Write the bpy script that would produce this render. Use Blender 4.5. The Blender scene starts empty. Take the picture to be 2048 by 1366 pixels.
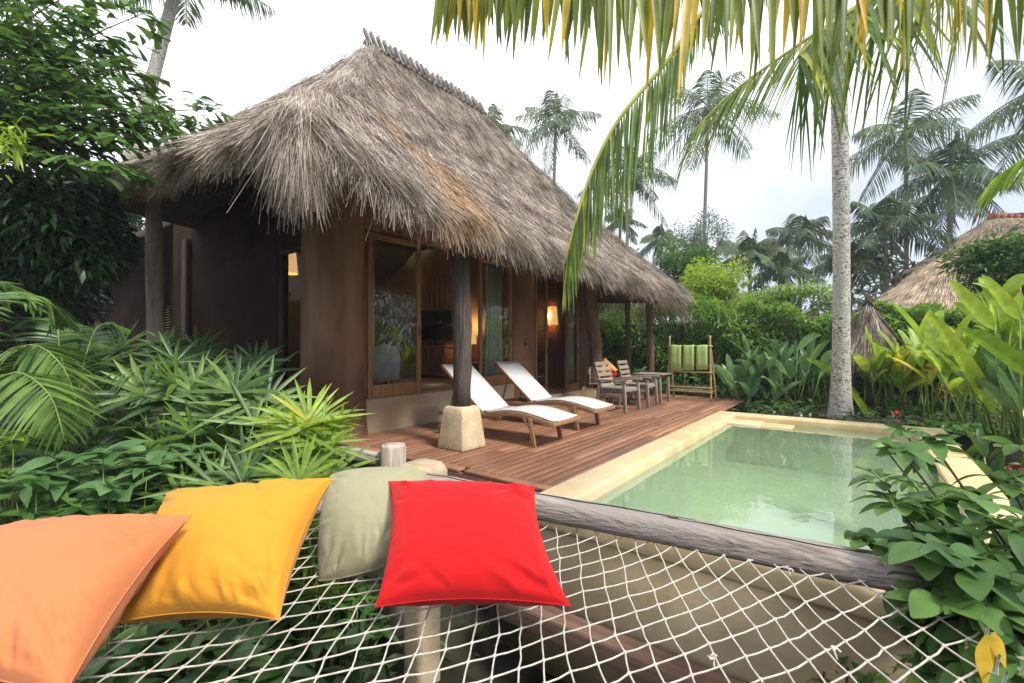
import bpy, math, random
import numpy as np
from mathutils import Vector, Matrix, Euler

random.seed(7)
RNG = np.random.default_rng(7)
rad = math.radians
scene = bpy.context.scene
COL = scene.collection

# ------------------------------------------------------------------ camera
YAW = rad(37.2)            # the villa front runs along +Y, the camera looks 37 deg left of it
CAMZ = 1.3
FPX = 930.0                # focal length in pixels of the 2048 px wide photograph
HOR = 690.0
cam_d = bpy.data.cameras.new("camera")
cam = bpy.data.objects.new("camera", cam_d)
COL.objects.link(cam)
cam_d.sensor_width = 36.0
cam_d.lens = FPX / 2048 * 36.0
cam_d.clip_start = 0.05
cam_d.clip_end = 2000
cam.location = (0, 0, CAMZ)
cam.rotation_euler = (rad(90.43), 0, YAW)
scene.camera = cam

# ------------------------------------------------------------------ light
SUN_EL, SUN_AZ = rad(47), rad(98)      # azimuth measured from +Y towards +X
world = bpy.data.worlds.new("World")
scene.world = world
world.use_nodes = True
wn, wl = world.node_tree.nodes, world.node_tree.links
wn.clear()
w_out = wn.new("ShaderNodeOutputWorld")
w_bg = wn.new("ShaderNodeBackground")
w_bg.inputs["Strength"].default_value = 0.13
sky = wn.new("ShaderNodeTexSky")
sky.sky_type = 'NISHITA'
sky.sun_disc = False
sky.sun_elevation = SUN_EL
sky.sun_rotation = SUN_AZ
sky.air_density = 1.0
sky.dust_density = 2.5
w_tc = wn.new("ShaderNodeTexCoord")
w_noise = wn.new("ShaderNodeTexNoise")
w_noise.inputs["Scale"].default_value = 1.7
w_noise.inputs["Detail"].default_value = 6
w_noise.inputs["Roughness"].default_value = 0.55
w_ramp = wn.new("ShaderNodeMapRange")
w_ramp.inputs["From Min"].default_value = 0.36
w_ramp.inputs["From Max"].default_value = 0.60
w_ramp.inputs["To Min"].default_value = 0.93
w_ramp.inputs["To Max"].default_value = 1.0
w_mix = wn.new("ShaderNodeMix")
w_mix.data_type = 'RGBA'
w_mix.inputs["B"].default_value = (7.2, 7.45, 7.9, 1)      # bright thin cloud cover
wl.new(w_tc.outputs["Generated"], w_noise.inputs["Vector"])
wl.new(w_noise.outputs["Fac"], w_ramp.inputs["Value"])
wl.new(w_ramp.outputs["Result"], w_mix.inputs["Factor"])
wl.new(sky.outputs["Color"], w_mix.inputs["A"])
# thin cloud: brightest high on the left, thinner and bluer low towards the right
w_sep = wn.new("ShaderNodeVectorMath"); w_sep.operation = 'DOT_PRODUCT'
w_sep.inputs[1].default_value = (-.62, .05, .78)
w_add = wn.new("ShaderNodeMath"); w_add.operation = 'MULTIPLY_ADD'; w_add.inputs[1].default_value = .9
w_gr = wn.new("ShaderNodeMapRange"); w_gr.inputs["From Min"].default_value = .74; w_gr.inputs["From Max"].default_value = 1.22
w_cl = wn.new("ShaderNodeMix"); w_cl.data_type = 'RGBA'
w_cl.inputs["A"].default_value = (3.45, 3.8, 4.55, 1); w_cl.inputs["B"].default_value = (8.2, 8.35, 8.6, 1)
wl.new(w_tc.outputs["Generated"], w_sep.inputs[0])
wl.new(w_noise.outputs["Fac"], w_add.inputs[0]); wl.new(w_sep.outputs["Value"], w_add.inputs[2])
wl.new(w_add.outputs["Value"], w_gr.inputs["Value"]); wl.new(w_gr.outputs["Result"], w_cl.inputs["Factor"])
wl.new(w_cl.outputs["Result"], w_mix.inputs["B"])
wl.new(w_mix.outputs["Result"], w_bg.inputs["Color"])
wl.new(w_bg.outputs["Background"], w_out.inputs["Surface"])

sun_d = bpy.data.lights.new("sun", 'SUN')
sun_d.energy = 2.9
sun_d.angle = rad(12)
sun_d.color = (1.0, 0.95, 0.87)
sun = bpy.data.objects.new("sun", sun_d)
COL.objects.link(sun)
sdir = Vector((math.sin(SUN_AZ) * math.cos(SUN_EL), math.cos(SUN_AZ) * math.cos(SUN_EL), math.sin(SUN_EL)))
sun.rotation_euler = (-sdir).to_track_quat('-Z', 'Y').to_euler()
sun.location = (0, 0, 20)

scene.view_settings.view_transform = 'Standard'
scene.view_settings.look = 'None'
scene.view_settings.exposure = 0.86
scene.view_settings.gamma = 1.0
scene.render.engine = 'CYCLES'
scene.cycles.max_bounces = 8
scene.cycles.transparent_max_bounces = 16
scene.cycles.diffuse_bounces = 4
scene.cycles.use_denoising = True

# ------------------------------------------------------------------ places
cT, sT = math.cos(YAW), math.sin(YAW)
def P(px, py, d):
    """point of the place seen at photo position px,py and d metres deep"""
    lat = (px - 1024) / FPX * d
    return Vector((lat * cT - d * sT, lat * sT + d * cT, CAMZ + (HOR - py) / FPX * d))
def PZ(px, py, z):
    return P(px, py, FPX * (CAMZ - z) / (py - HOR))

# ------------------------------------------------------------------ mesh building
class MB:
    def __init__(self):
        self.v, self.f, self.n, self.att = [], [], 0, []
    def add(self, v, f, att=None):
        v = np.asarray(v, dtype=np.float32).reshape(-1, 3)
        self.v.append(v)
        if isinstance(f, np.ndarray):
            self.f.append(f + self.n)
        else:
            for q in f:
                self.f.append(np.asarray([q]) + self.n)
        self.att.append(np.full(len(v), 0.0 if att is None else att, dtype=np.float32)
                        if not isinstance(att, np.ndarray) else att.astype(np.float32))
        self.n += len(v)
        return self
    def box(self, c, s, rz=0.0, m=None, taper=1.0):
        hx, hy, hz = s[0] / 2, s[1] / 2, s[2] / 2
        vs = [(x * (taper if z > 0 else 1), y * (taper if z > 0 else 1), z)
              for z in (-hz, hz) for x, y in ((-hx, -hy), (hx, -hy), (hx, hy), (-hx, hy))]
        M = Matrix.Rotation(rz, 4, 'Z') if m is None else m.to_4x4()
        vs = [tuple((M @ Vector(v)) + Vector(c)) for v in vs]
        return self.add(vs, [(0, 3, 2, 1), (4, 5, 6, 7), (0, 1, 5, 4), (1, 2, 6, 5), (2, 3, 7, 6), (3, 0, 4, 7)])
    def bar(self, a, b, w, h, up=(0, 0, 1)):
        """rectangular bar from a to b; w sideways, h along up"""
        a, b = Vector(a), Vector(b)
        t = (b - a).normalized()
        s = t.cross(Vector(up)).normalized()
        u = s.cross(t).normalized()
        vs = []
        for p in (a, b):
            for i, j in ((-1, -1), (1, -1), (1, 1), (-1, 1)):
                vs.append(tuple(p + s * (i * w / 2) + u * (j * h / 2)))
        return self.add(vs, [(0, 3, 2, 1), (4, 5, 6, 7), (0, 1, 5, 4), (1, 2, 6, 5), (2, 3, 7, 6), (3, 0, 4, 7)])
    def tube(self, pts, r, n=8, cap=True, wob=0.0, att=None):
        pts = [Vector(p) for p in pts]
        k = len(pts)
        rr = [r] * k if not hasattr(r, '__len__') else list(r)
        vs = []
        ref = None
        for i, p in enumerate(pts):
            t = (pts[min(i + 1, k - 1)] - pts[max(i - 1, 0)])
            if t.length < 1e-9: t = Vector((0, 0, 1))
            t.normalize()
            if ref is None:
                ref = t.orthogonal().normalized()
            ref = (ref - t * ref.dot(t))
            if ref.length < 1e-6: ref = t.orthogonal()
            ref.normalize()
            b = t.cross(ref)
            for j in range(n):
                a = 2 * math.pi * j / n
                q = rr[i] * (1 + (random.uniform(-wob, wob) if wob else 0))
                vs.append(tuple(p + ref * (math.cos(a) * q) + b * (math.sin(a) * q)))
        fs = []
        for i in range(k - 1):
            for j in range(n):
                j2 = (j + 1) % n
                fs.append((i * n + j, i * n + j2, (i + 1) * n + j2, (i + 1) * n + j))
        self.add(vs, np.array(fs), att)
        if cap:
            base = self.n - len(vs)
            self.f.append(np.array([[base + j for j in range(n)][::-1]]))
            self.f.append(np.array([[base + (k - 1) * n + j for j in range(n)]]))
        return self
    def ball(self, c, r, n=8, m=6):
        r = (r, r, r) if not hasattr(r, '__len__') else r
        vs = [(c[0], c[1], c[2] - r[2])]
        for i in range(1, m):
            ph = -math.pi / 2 + math.pi * i / m
            for j in range(n):
                a = 2 * math.pi * j / n
                vs.append((c[0] + r[0] * math.cos(ph) * math.cos(a), c[1] + r[1] * math.cos(ph) * math.sin(a), c[2] + r[2] * math.sin(ph)))
        vs.append((c[0], c[1], c[2] + r[2]))
        fs = []
        for j in range(n):
            fs.append((0, 1 + (j + 1) % n, 1 + j))
            fs.append((len(vs) - 1, 1 + (m - 2) * n + j, 1 + (m - 2) * n + (j + 1) % n))
        for i in range(m - 2):
            for j in range(n):
                a = 1 + i * n
                fs.append((a + j, a + (j + 1) % n, a + n + (j + 1) % n, a + n + j))
        return self.add(vs, fs)
    def blades(self, base, d, L, W, droop=0.3, side=None, nseg=3, prof='leaf', fold=0.0, att=None, tw=0.35, curl=0.0):
        """a batch of leaf or straw blades, each its own island"""
        base = np.asarray(base, dtype=np.float64).reshape(-1, 3)
        N = len(base)
        if N == 0: return self
        d = np.broadcast_to(np.asarray(d, dtype=np.float64), (N, 3)).copy()
        d /= np.linalg.norm(d, axis=1, keepdims=True) + 1e-9
        L = np.broadcast_to(np.asarray(L, dtype=np.float64), (N,))
        W = np.broadcast_to(np.asarray(W, dtype=np.float64), (N,))
        droop = np.broadcast_to(np.asarray(droop, dtype=np.float64), (N,))
        if side is None:
            side = np.cross(d, np.array([0, 0, 1.0])) + RNG.normal(0, tw, (N, 3))
        side = np.broadcast_to(side, (N, 3)).copy()
        side -= d * np.sum(side * d, axis=1, keepdims=True)
        side /= np.linalg.norm(side, axis=1, keepdims=True) + 1e-9
        t = np.linspace(0, 1, nseg + 1)
        c = base[:, None, :] + d[:, None, :] * (L[:, None] * t)[:, :, None]
        c[:, :, 2] -= (droop * L)[:, None] * t ** 2
        if curl > 0:
            cv = RNG.normal(0, curl, (N, 3)); cv[:, 2] *= .4
            c += cv[:, None, :] * (L[:, None] * t ** 2)[:, :, None]
        tan = np.repeat(d[:, None, :], nseg + 1, axis=1)
        tan[:, :, 2] -= droop[:, None] * 2 * t
        nrm = np.cross(np.repeat(side[:, None, :], nseg + 1, axis=1), tan)
        nrm /= np.linalg.norm(nrm, axis=2, keepdims=True) + 1e-9
        if prof == 'leaf': w = np.sin(np.pi * np.clip(t, 0.05, 0.985) ** 0.8)
        elif prof == 'strap': w = np.minimum(1, 0.45 + t * 3) * np.minimum(1, (1.02 - t) * 2.6)
        elif prof == 'obov': w = np.sin(np.pi * np.clip(t, 0.02, 0.985) ** 1.35) ** .8
        elif prof == 'lance': w = np.minimum(1, 0.5 + t * 3) * np.clip(1.0 - t, 0.015, 1) ** .62
        elif prof == 'paddle': w = np.minimum(1, (t * 4.0) ** 0.7 + .04) * np.sqrt(np.clip(1.01 - t ** 3, 0, 1))
        elif prof == 'fish': w = 0.12 + 0.95 * t ** 0.9
        else: w = 1 - 0.6 * t
        ww = (W[:, None] * w)[:, :, None] / 2
        s3 = side[:, None, :]
        a_in = att
        if fold > 0:
            vs = np.stack([c - s3 * ww + nrm * ww * fold, c, c + s3 * ww + nrm * ww * fold], axis=2)
            k = 3
        else:
            vs = np.stack([c - s3 * ww, c + s3 * ww], axis=2)
            k = 2
        per = (nseg + 1) * k
        q = []
        for i in range(nseg):
            for j in range(k - 1):
                q.append((i * k + j, i * k + j + 1, (i + 1) * k + j + 1, (i + 1) * k + j))
        q = np.array(q)
        f = (q[None] + (np.arange(N) * per)[:, None, None]).reshape(-1, 4)
        if isinstance(a_in, np.ndarray):
            a_in = np.repeat(a_in, per)
        return self.add(vs.reshape(-1, 3), f, a_in)
    def mesh(self, name):
        me = bpy.data.meshes.new(name)
        V = np.concatenate(self.v)
        me.vertices.add(len(V))
        me.vertices.foreach_set("co", V.astype(np.float32).ravel())
        loops = np.concatenate([x.ravel() for x in self.f]).astype(np.int32)
        tot = np.concatenate([np.full(len(x), x.shape[1]) for x in self.f]).astype(np.int32)
        st = np.concatenate([[0], np.cumsum(tot)[:-1]]).astype(np.int32)
        me.loops.add(len(loops))
        me.loops.foreach_set("vertex_index", loops)
        me.polygons.add(len(tot))
        me.polygons.foreach_set("loop_start", st)
        me.polygons.foreach_set("loop_total", tot)
        me.update(calc_edges=True)
        me.validate()
        A = np.concatenate(self.att)
        if np.any(A):
            at = me.attributes.new("tint", 'FLOAT', 'POINT')
            at.data.foreach_set("value", A)
        return me

def tag(o, label=None, cat=None, group=None, kind=None):
    if label: o["label"] = label
    if cat: o["category"] = cat
    if group: o["group"] = group
    if kind: o["kind"] = kind
    return o
def part(name, mb, mat, parent=None, smooth=False, bevel=0.0, loc=None, bseg=2):
    o = bpy.data.objects.new(name, mb.mesh(name) if isinstance(mb, MB) else mb)
    if mat is not None and len(o.data.materials) == 0: o.data.materials.append(mat)
    COL.objects.link(o)
    if parent is not None: o.parent = parent
    if loc is not None: o.location = loc
    if smooth:
        o.data.polygons.foreach_set("use_smooth", np.ones(len(o.data.polygons), dtype=bool))
    if bevel > 0:
        m = o.modifiers.new("bevel", 'BEVEL'); m.width = bevel; m.segments = bseg; m.limit_method = 'ANGLE'
        m.angle_limit = rad(40)
    return o
def thing(name, label, cat, loc=(0, 0, 0), rz=0.0, group=None):
    o = bpy.data.objects.new(name, None)
    o.empty_display_size = 0.2
    COL.objects.link(o)
    o.location = loc
    o.rotation_euler = (0, 0, rz)
    return tag(o, label, cat, group)
def copy_tree(o, parent=None):
    c = o.copy(); COL.objects.link(c); c.parent = parent
    for ch in list(o.children):
        copy_tree(ch, c)
    return c
def smooth_path(pts, n):
    pts = [Vector(p) for p in pts]
    out = []
    m = len(pts) - 1
    for i in range(n + 1):
        u = i / n * m
        k = min(int(u), m - 1)
        t = u - k
        p0, p1, p2, p3 = pts[max(k - 1, 0)], pts[k], pts[k + 1], pts[min(k + 2, m)]
        out.append(0.5 * ((2 * p1) + (p2 - p0) * t + (2 * p0 - 5 * p1 + 4 * p2 - p3) * t * t + (3 * p1 - p0 - 3 * p2 + p3) * t ** 3))
    return out

# ------------------------------------------------------------------ materials
def new_mat(name):
    m = bpy.data.materials.new(name)
    m.use_nodes = True
    nt = m.node_tree
    b = nt.nodes["Principled BSDF"]
    return m, nt.nodes, nt.links, b
def noise_mat(name, c1, c2, scale=4.0, rough=0.8, stretch=(1, 1, 1), bump=0.0, bscale=None, island=0.0, detail=6, c3=None, spec=0.3, lo=.35, hi=.65, sheen=0.0):
    m, n, l, b = new_mat(name)
    tc = n.new("ShaderNodeTexCoord"); mp = n.new("ShaderNodeMapping")
    mp.inputs["Scale"].default_value = stretch
    l.new(tc.outputs["Object"], mp.inputs["Vector"])
    no = n.new("ShaderNodeTexNoise"); no.inputs["Scale"].default_value = scale; no.inputs["Detail"].default_value = detail
    no.inputs["Roughness"].default_value = 0.6
    l.new(mp.outputs["Vector"], no.inputs["Vector"])
    cr = n.new("ShaderNodeValToRGB")
    cr.color_ramp.elements[0].position = lo; cr.color_ramp.elements[0].color = (*c1, 1)
    cr.color_ramp.elements[1].position = hi; cr.color_ramp.elements[1].color = (*c2, 1)
    l.new(no.outputs["Fac"], cr.inputs["Fac"])
    out = cr.outputs["Color"]
    if c3 is not None:
        n2 = n.new("ShaderNodeTexNoise"); n2.inputs["Scale"].default_value = scale * 0.23; n2.inputs["Detail"].default_value = 4
        l.new(tc.outputs["Object"], n2.inputs["Vector"])
        r2 = n.new("ShaderNodeMapRange"); r2.inputs["From Min"].default_value = .48; r2.inputs["From Max"].default_value = .68
        l.new(n2.outputs["Fac"], r2.inputs["Value"])
        mx = n.new("ShaderNodeMix"); mx.data_type = 'RGBA'
        l.new(r2.outputs["Result"], mx.inputs["Factor"]); l.new(out, mx.inputs["A"]); mx.inputs["B"].default_value = (*c3, 1)
        out = mx.outputs["Result"]
    if island > 0:
        g = n.new("ShaderNodeNewGeometry")
        r3 = n.new("ShaderNodeMapRange"); r3.inputs["To Min"].default_value = 1 - island; r3.inputs["To Max"].default_value = 1 + island
        l.new(g.outputs["Random Per Island"], r3.inputs["Value"])
        hs = n.new("ShaderNodeHueSaturation")
        l.new(out, hs.inputs["Color"]); l.new(r3.outputs["Result"], hs.inputs["Value"])
        out = hs.outputs["Color"]
    l.new(out, b.inputs["Base Color"])
    b.inputs["Roughness"].default_value = rough
    b.inputs["Specular IOR Level"].default_value = spec
    if sheen: b.inputs["Sheen Weight"].default_value = sheen
    if bump > 0:
        bn = n.new("ShaderNodeBump"); bn.inputs["Strength"].default_value = bump; bn.inputs["Distance"].default_value = 0.02
        nb = n.new("ShaderNodeTexNoise"); nb.inputs["Scale"].default_value = bscale or scale * 3; nb.inputs["Detail"].default_value = 8
        l.new(mp.outputs["Vector"], nb.inputs["Vector"])
        l.new(nb.outputs["Fac"], bn.inputs["Height"]); l.new(bn.outputs["Normal"], b.inputs["Normal"])
    return m
def leaf_mat(name, dark, light, trans=0.3, rough=0.42, yellow=None, yfrac=0.0, spec=0.4):
    """leaves: every leaf its own shade, a little light shining through"""
    m, n, l, b = new_mat(name)
    g = n.new("ShaderNodeNewGeometry")
    cr = n.new("ShaderNodeValToRGB")
    cr.color_ramp.elements[0].position = 0.0; cr.color_ramp.elements[0].color = (*dark, 1)
    cr.color_ramp.elements[1].position = 1.0 - yfrac; cr.color_ramp.elements[1].color = (*light, 1)
    if yellow is not None:
        e = cr.color_ramp.elements.new(min(0.999, 1.0 - yfrac + 0.02)); e.color = (*yellow, 1)
    l.new(g.outputs["Random Per Island"], cr.inputs["Fac"])
    tc = n.new("ShaderNodeTexCoord")
    no = n.new("ShaderNodeTexNoise"); no.inputs["Scale"].default_value = 9; no.inputs["Detail"].default_value = 3
    l.new(tc.outputs["Object"], no.inputs["Vector"])
    mr = n.new("ShaderNodeMapRange"); mr.inputs["From Min"].default_value = .3; mr.inputs["From Max"].default_value = .7
    mr.inputs["To Min"].default_value = .75; mr.inputs["To Max"].default_value = 1.25
    l.new(no.outputs["Fac"], mr.inputs["Value"])
    hs = n.new("ShaderNodeHueSaturation")
    l.new(mr.outputs["Result"], hs.inputs["Value"]); l.new(cr.outputs["Color"], hs.inputs["Color"])
    l.new(hs.outputs["Color"], b.inputs["Base Color"])
    b.inputs["Roughness"].default_value = rough
    b.inputs["Specular IOR Level"].default_value = spec
    tr = n.new("ShaderNodeBsdfTranslucent")
    h2 = n.new("ShaderNodeHueSaturation"); h2.inputs["Value"].default_value = 1.7; h2.inputs["Hue"].default_value = 0.485
    l.new(hs.outputs["Color"], h2.inputs["Color"]); l.new(h2.outputs["Color"], tr.inputs["Color"])
    mx = n.new("ShaderNodeMixShader"); mx.inputs[0].default_value = trans
    o = n["Material Output"]
    l.new(b.outputs["BSDF"], mx.inputs[1]); l.new(tr.outputs["BSDF"], mx.inputs[2]); l.new(mx.outputs["Shader"], o.inputs["Surface"])
    return m
def straw_mat(name, stops, fresh=(.50, .33, .19), rough=0.85):
    m, n, l, b = new_mat(name)
    g = n.new("ShaderNodeNewGeometry")
    cr = n.new("ShaderNodeValToRGB")
    cr.color_ramp.elements[0].position = 0; cr.color_ramp.elements[0].color = (*stops[0], 1)
    cr.color_ramp.elements[1].position = 1; cr.color_ramp.elements[1].color = (*stops[-1], 1)
    for i, c in enumerate(stops[1:-1]):
        e = cr.color_ramp.elements.new((i + 1) / (len(stops) - 1)); e.color = (*c, 1)
    l.new(g.outputs["Random Per Island"], cr.inputs["Fac"])
    tc = n.new("ShaderNodeTexCoord")
    no = n.new("ShaderNodeTexNoise"); no.inputs["Scale"].default_value = 2.6; no.inputs["Detail"].default_value = 7
    l.new(tc.outputs["Object"], no.inputs["Vector"])
    mr = n.new("ShaderNodeMapRange"); mr.inputs["From Min"].default_value = .3; mr.inputs["From Max"].default_value = .7
    mr.inputs["To Min"].default_value = .45; mr.inputs["To Max"].default_value = 1.4
    l.new(no.outputs["Fac"], mr.inputs["Value"])
    hs = n.new("ShaderNodeHueSaturation"); l.new(mr.outputs["Result"], hs.inputs["Value"]); l.new(cr.outputs["Color"], hs.inputs["Color"])
    at = n.new("ShaderNodeAttribute"); at.attribute_name = "tint"
    mx = n.new("ShaderNodeMix"); mx.data_type = 'RGBA'
    l.new(at.outputs["Fac"], mx.inputs["Factor"]); l.new(hs.outputs["Color"], mx.inputs["A"]); mx.inputs["B"].default_value = (*fresh, 1)
    l.new(mx.outputs["Result"], b.inputs["Base Color"])
    b.inputs["Roughness"].default_value = rough
    b.inputs["Specular IOR Level"].default_value = 0.2
    return m
def glow_mat(name, col, strength):
    m, n, l, b = new_mat(name)
    b.inputs["Base Color"].default_value = (*col, 1)
    b.inputs["Emission Color"].default_value = (*col, 1)
    b.inputs["Emission Strength"].default_value = strength
    return m
def glass_mat(name, tint, rough=0.0, ior=1.5, boost=1.0, bump=0.0, bscale=3.0, milk=None):
    """clear pane or water: what lies behind, and a Fresnel reflection"""
    m, n, l, b = new_mat(name)
    n.remove(b)
    fr = n.new("ShaderNodeFresnel"); fr.inputs["IOR"].default_value = ior
    mu = n.new("ShaderNodeMath"); mu.operation = 'MULTIPLY'; mu.inputs[1].default_value = boost; mu.use_clamp = True
    l.new(fr.outputs["Fac"], mu.inputs[0])
    t = n.new("ShaderNodeBsdfTransparent"); t.inputs["Color"].default_value = (*tint, 1)
    g = n.new("ShaderNodeBsdfGlossy"); g.inputs["Roughness"].default_value = rough
    mx = n.new("ShaderNodeMixShader")
    if milk is not None:
        df = n.new("ShaderNodeBsdfDiffuse"); df.inputs["Color"].default_value = (*milk, 1)
        m2 = n.new("ShaderNodeMixShader"); m2.inputs[0].default_value = .42
        l.new(t.outputs["BSDF"], m2.inputs[1]); l.new(df.outputs["BSDF"], m2.inputs[2]); tb = m2.outputs["Shader"]
    else: tb = t.outputs["BSDF"]
    l.new(mu.outputs["Value"], mx.inputs[0]); l.new(tb, mx.inputs[1]); l.new(g.outputs["BSDF"], mx.inputs[2])
    l.new(mx.outputs["Shader"], n["Material Output"].inputs["Surface"])
    if bump > 0:
        tc = n.new("ShaderNodeTexCoord")
        no = n.new("ShaderNodeTexNoise"); no.inputs["Scale"].default_value = bscale; no.inputs["Detail"].default_value = 3
        l.new(tc.outputs["Object"], no.inputs["Vector"])
        bn = n.new("ShaderNodeBump"); bn.inputs["Strength"].default_value = bump; bn.inputs["Distance"].default_value = 0.05
        l.new(no.outputs["Fac"], bn.inputs["Height"])
        l.new(bn.outputs["Normal"], g.inputs["Normal"]); l.new(bn.outputs["Normal"], fr.inputs["Normal"])
    return m

M = {}
M['straw'] = straw_mat("grey_thatch", [(.10, .080, .066), (.31, .26, .21), (.47, .40, .335), (.64, .56, .475)])
M['thatch_base'] = noise_mat("old_thatch", (.07, .056, .046), (.20, .16, .13), 26, .95, bump=.5)
M['straw_tan'] = straw_mat("tan_thatch", [(.34, .26, .18), (.52, .42, .30), (.64, .54, .41)])
M['stick'] = noise_mat("ridge_stick_wood", (.10, .085, .075), (.26, .23, .21), 9, .85, island=.3)
M['thatch_tan_base'] = noise_mat("tan_thatch_base", (.20, .15, .10), (.38, .29, .20), 30, .95, bump=.5)
M['mud'] = noise_mat("brown_plaster", (.20, .108, .060), (.37, .215, .128), 1.5, .95, spec=.1, c3=(.085, .05, .035), bump=.6, bscale=14, stretch=(1.6, 1.6, .35))
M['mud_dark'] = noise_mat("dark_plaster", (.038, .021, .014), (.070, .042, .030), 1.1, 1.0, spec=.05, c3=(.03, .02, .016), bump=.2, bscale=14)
M['cream'] = noise_mat("cream_stone", (.46, .35, .21), (.68, .56, .38), 4.0, .75, c3=(.36, .28, .18), bump=.4, bscale=30)
M['cream_pool'] = noise_mat("cream_coping", (.50, .37, .18), (.68, .53, .30), 2.8, .6, c3=(.60, .49, .33), bump=.15, bscale=25)
M['pool_in'] = noise_mat("pool_plaster", (.50, .57, .40), (.60, .66, .48), 2.0, .7, bump=.05)
M['pool_out'] = noise_mat("pool_outer_plaster", (.34, .26, .15), (.50, .395, .25), 1.6, .85, c3=(.17, .125, .075), bump=.2, bscale=18)
M['water'] = glass_mat("pool_water", (.82, .93, .80), .01, 1.33, 1.7, bump=.05, bscale=3.5, milk=(.40, .56, .38))
M['glass'] = glass_mat("window_glass", (.86, .90, .88), .0, 1.5, 3.0)
M['glass_dark'] = glass_mat("shaded_glass", (.80, .85, .82), .0, 1.45, .22)
M['deck'] = noise_mat("deck_boards", (.22, .10, .056), (.37, .185, .105), 3.0, .5, stretch=(9, .7, 9), island=.28, bump=.25, bscale=20, c3=(.21, .115, .08), spec=.45)
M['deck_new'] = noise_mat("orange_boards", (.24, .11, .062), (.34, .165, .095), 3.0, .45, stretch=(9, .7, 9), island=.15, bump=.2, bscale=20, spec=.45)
M['plank'] = noise_mat("mauve_plank", (.15, .085, .06), (.26, .155, .115), 3, .65, stretch=(.6, 8, 8), bump=.2, bscale=18)
M['door'] = noise_mat("door_teak", (.24, .12, .05), (.38, .20, .09), 4, .45, stretch=(6, 6, .6), bump=.1, bscale=20)
M['teak'] = noise_mat("lounger_teak", (.23, .12, .06), (.38, .22, .12), 5, .55, stretch=(1, 8, 8), bump=.1, bscale=16)
M['oldteak'] = noise_mat("weathered_teak", (.20, .165, .13), (.36, .30, .24), 5, .75, stretch=(2, 8, 8), bump=.2, bscale=16, island=.15)
M['oldlog'] = noise_mat("weathered_log", (.17, .14, .115), (.44, .39, .345), 5, .85, stretch=(.5, 7, 7), bump=.8, bscale=9, c3=(.27, .24, .22))
M['postwood'] = noise_mat("dark_post", (.040, .030, .026), (.11, .085, .07), 5, .8, stretch=(7, 7, .5), bump=.7, bscale=8)
M['greypost'] = noise_mat("pale_post", (.34, .28, .22), (.58, .50, .42), 5, .85, stretch=(6, 6, .6), bump=.6, bscale=8)
M['trunkwood'] = noise_mat("brown_trunk", (.09, .052, .036), (.20, .125, .09), 5, .85, stretch=(6, 6, .6), bump=.7, bscale=8)
M['canvas'] = noise_mat("white_sling", (.56, .55, .53), (.66, .65, .63), 60, .8, bump=.1, bscale=300)
M['bamboo'] = noise_mat("bamboo", (.40, .27, .11), (.58, .43, .22), 6, .5, stretch=(3, 3, 1))
M['rope'] = noise_mat("net_rope", (.48, .44, .37), (.70, .66, .58), 40, .8, bump=.5, bscale=400)
M['towel'] = noise_mat("green_towel", (.42, .58, .17), (.50, .66, .24), 30, .95, bump=.4, bscale=150)
M['curtain'] = noise_mat("white_curtain", (.50, .56, .50), (.66, .70, .64), 3, .9)
M['black'] = noise_mat("black_plastic", (.006, .006, .007), (.012, .012, .013), 3, .25, spec=.5)
M['metal'] = noise_mat("dark_metal", (.05, .04, .035), (.12, .09, .07), 20, .5)
M['soil'] = noise_mat("garden_soil", (.012, .012, .008), (.04, .036, .022), 2.0, .95, bump=.6, bscale=12, c3=(.02, .035, .012))
M['white'] = noise_mat("white_paint", (.70, .70, .68), (.80, .80, .78), 5, .5)
M['tile'] = noise_mat("terracotta", (.26, .10, .06), (.40, .17, .10), 6, .8, island=.2)
M['palm_bark'] = noise_mat("palm_bark", (.15, .135, .11), (.52, .49, .44), 17, .9, stretch=(1, 1, 2.0), bump=.5, bscale=20, c3=(.36, .36, .30), lo=.43, hi=.52, detail=3)
M['bark'] = noise_mat("tree_bark", (.06, .045, .035), (.16, .125, .10), 6, .9, stretch=(4, 4, .8), bump=.6, bscale=10)
M['stem'] = noise_mat("shrub_stem", (.035, .03, .018), (.08, .07, .04), 9, .8)
M['farbark'] = noise_mat("far_palm_bark", (.20, .18, .16), (.32, .29, .26), 4, .9, stretch=(1, 1, 3))
M['stalk'] = noise_mat("green_stalk", (.10, .17, .03), (.22, .30, .07), 6, .5)
M['yrachis'] = noise_mat("frond_rib", (.30, .34, .07), (.46, .44, .12), 6, .45)
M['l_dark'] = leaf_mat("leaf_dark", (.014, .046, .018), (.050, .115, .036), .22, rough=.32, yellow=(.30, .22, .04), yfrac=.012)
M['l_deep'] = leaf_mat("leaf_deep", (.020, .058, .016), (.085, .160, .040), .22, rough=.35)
M['l_mid'] = leaf_mat("leaf_mid", (.035, .095, .020), (.10, .21, .035), .3)
M['l_hedge'] = leaf_mat("leaf_hedge", (.050, .13, .018), (.20, .35, .045), .35, rough=.6)
M['l_bright'] = leaf_mat("leaf_bright", (.11, .22, .025), (.26, .38, .05), .4)
M['l_lime'] = leaf_mat("leaf_lime", (.12, .25, .02), (.34, .45, .05), .42, yellow=(.55, .48, .05), yfrac=.08)
M['l_broad'] = leaf_mat("leaf_broad", (.06, .15, .045), (.15, .27, .10), .25, rough=.33)
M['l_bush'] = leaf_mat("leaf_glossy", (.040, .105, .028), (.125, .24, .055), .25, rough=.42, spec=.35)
M['l_palmfar'] = leaf_mat("leaf_far_palm", (.045, .085, .038), (.115, .17, .07), .3, rough=.5)
M['l_palmdark'] = leaf_mat("leaf_dark_palm", (.032, .070, .036), (.085, .14, .06), .25, rough=.5)
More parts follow.
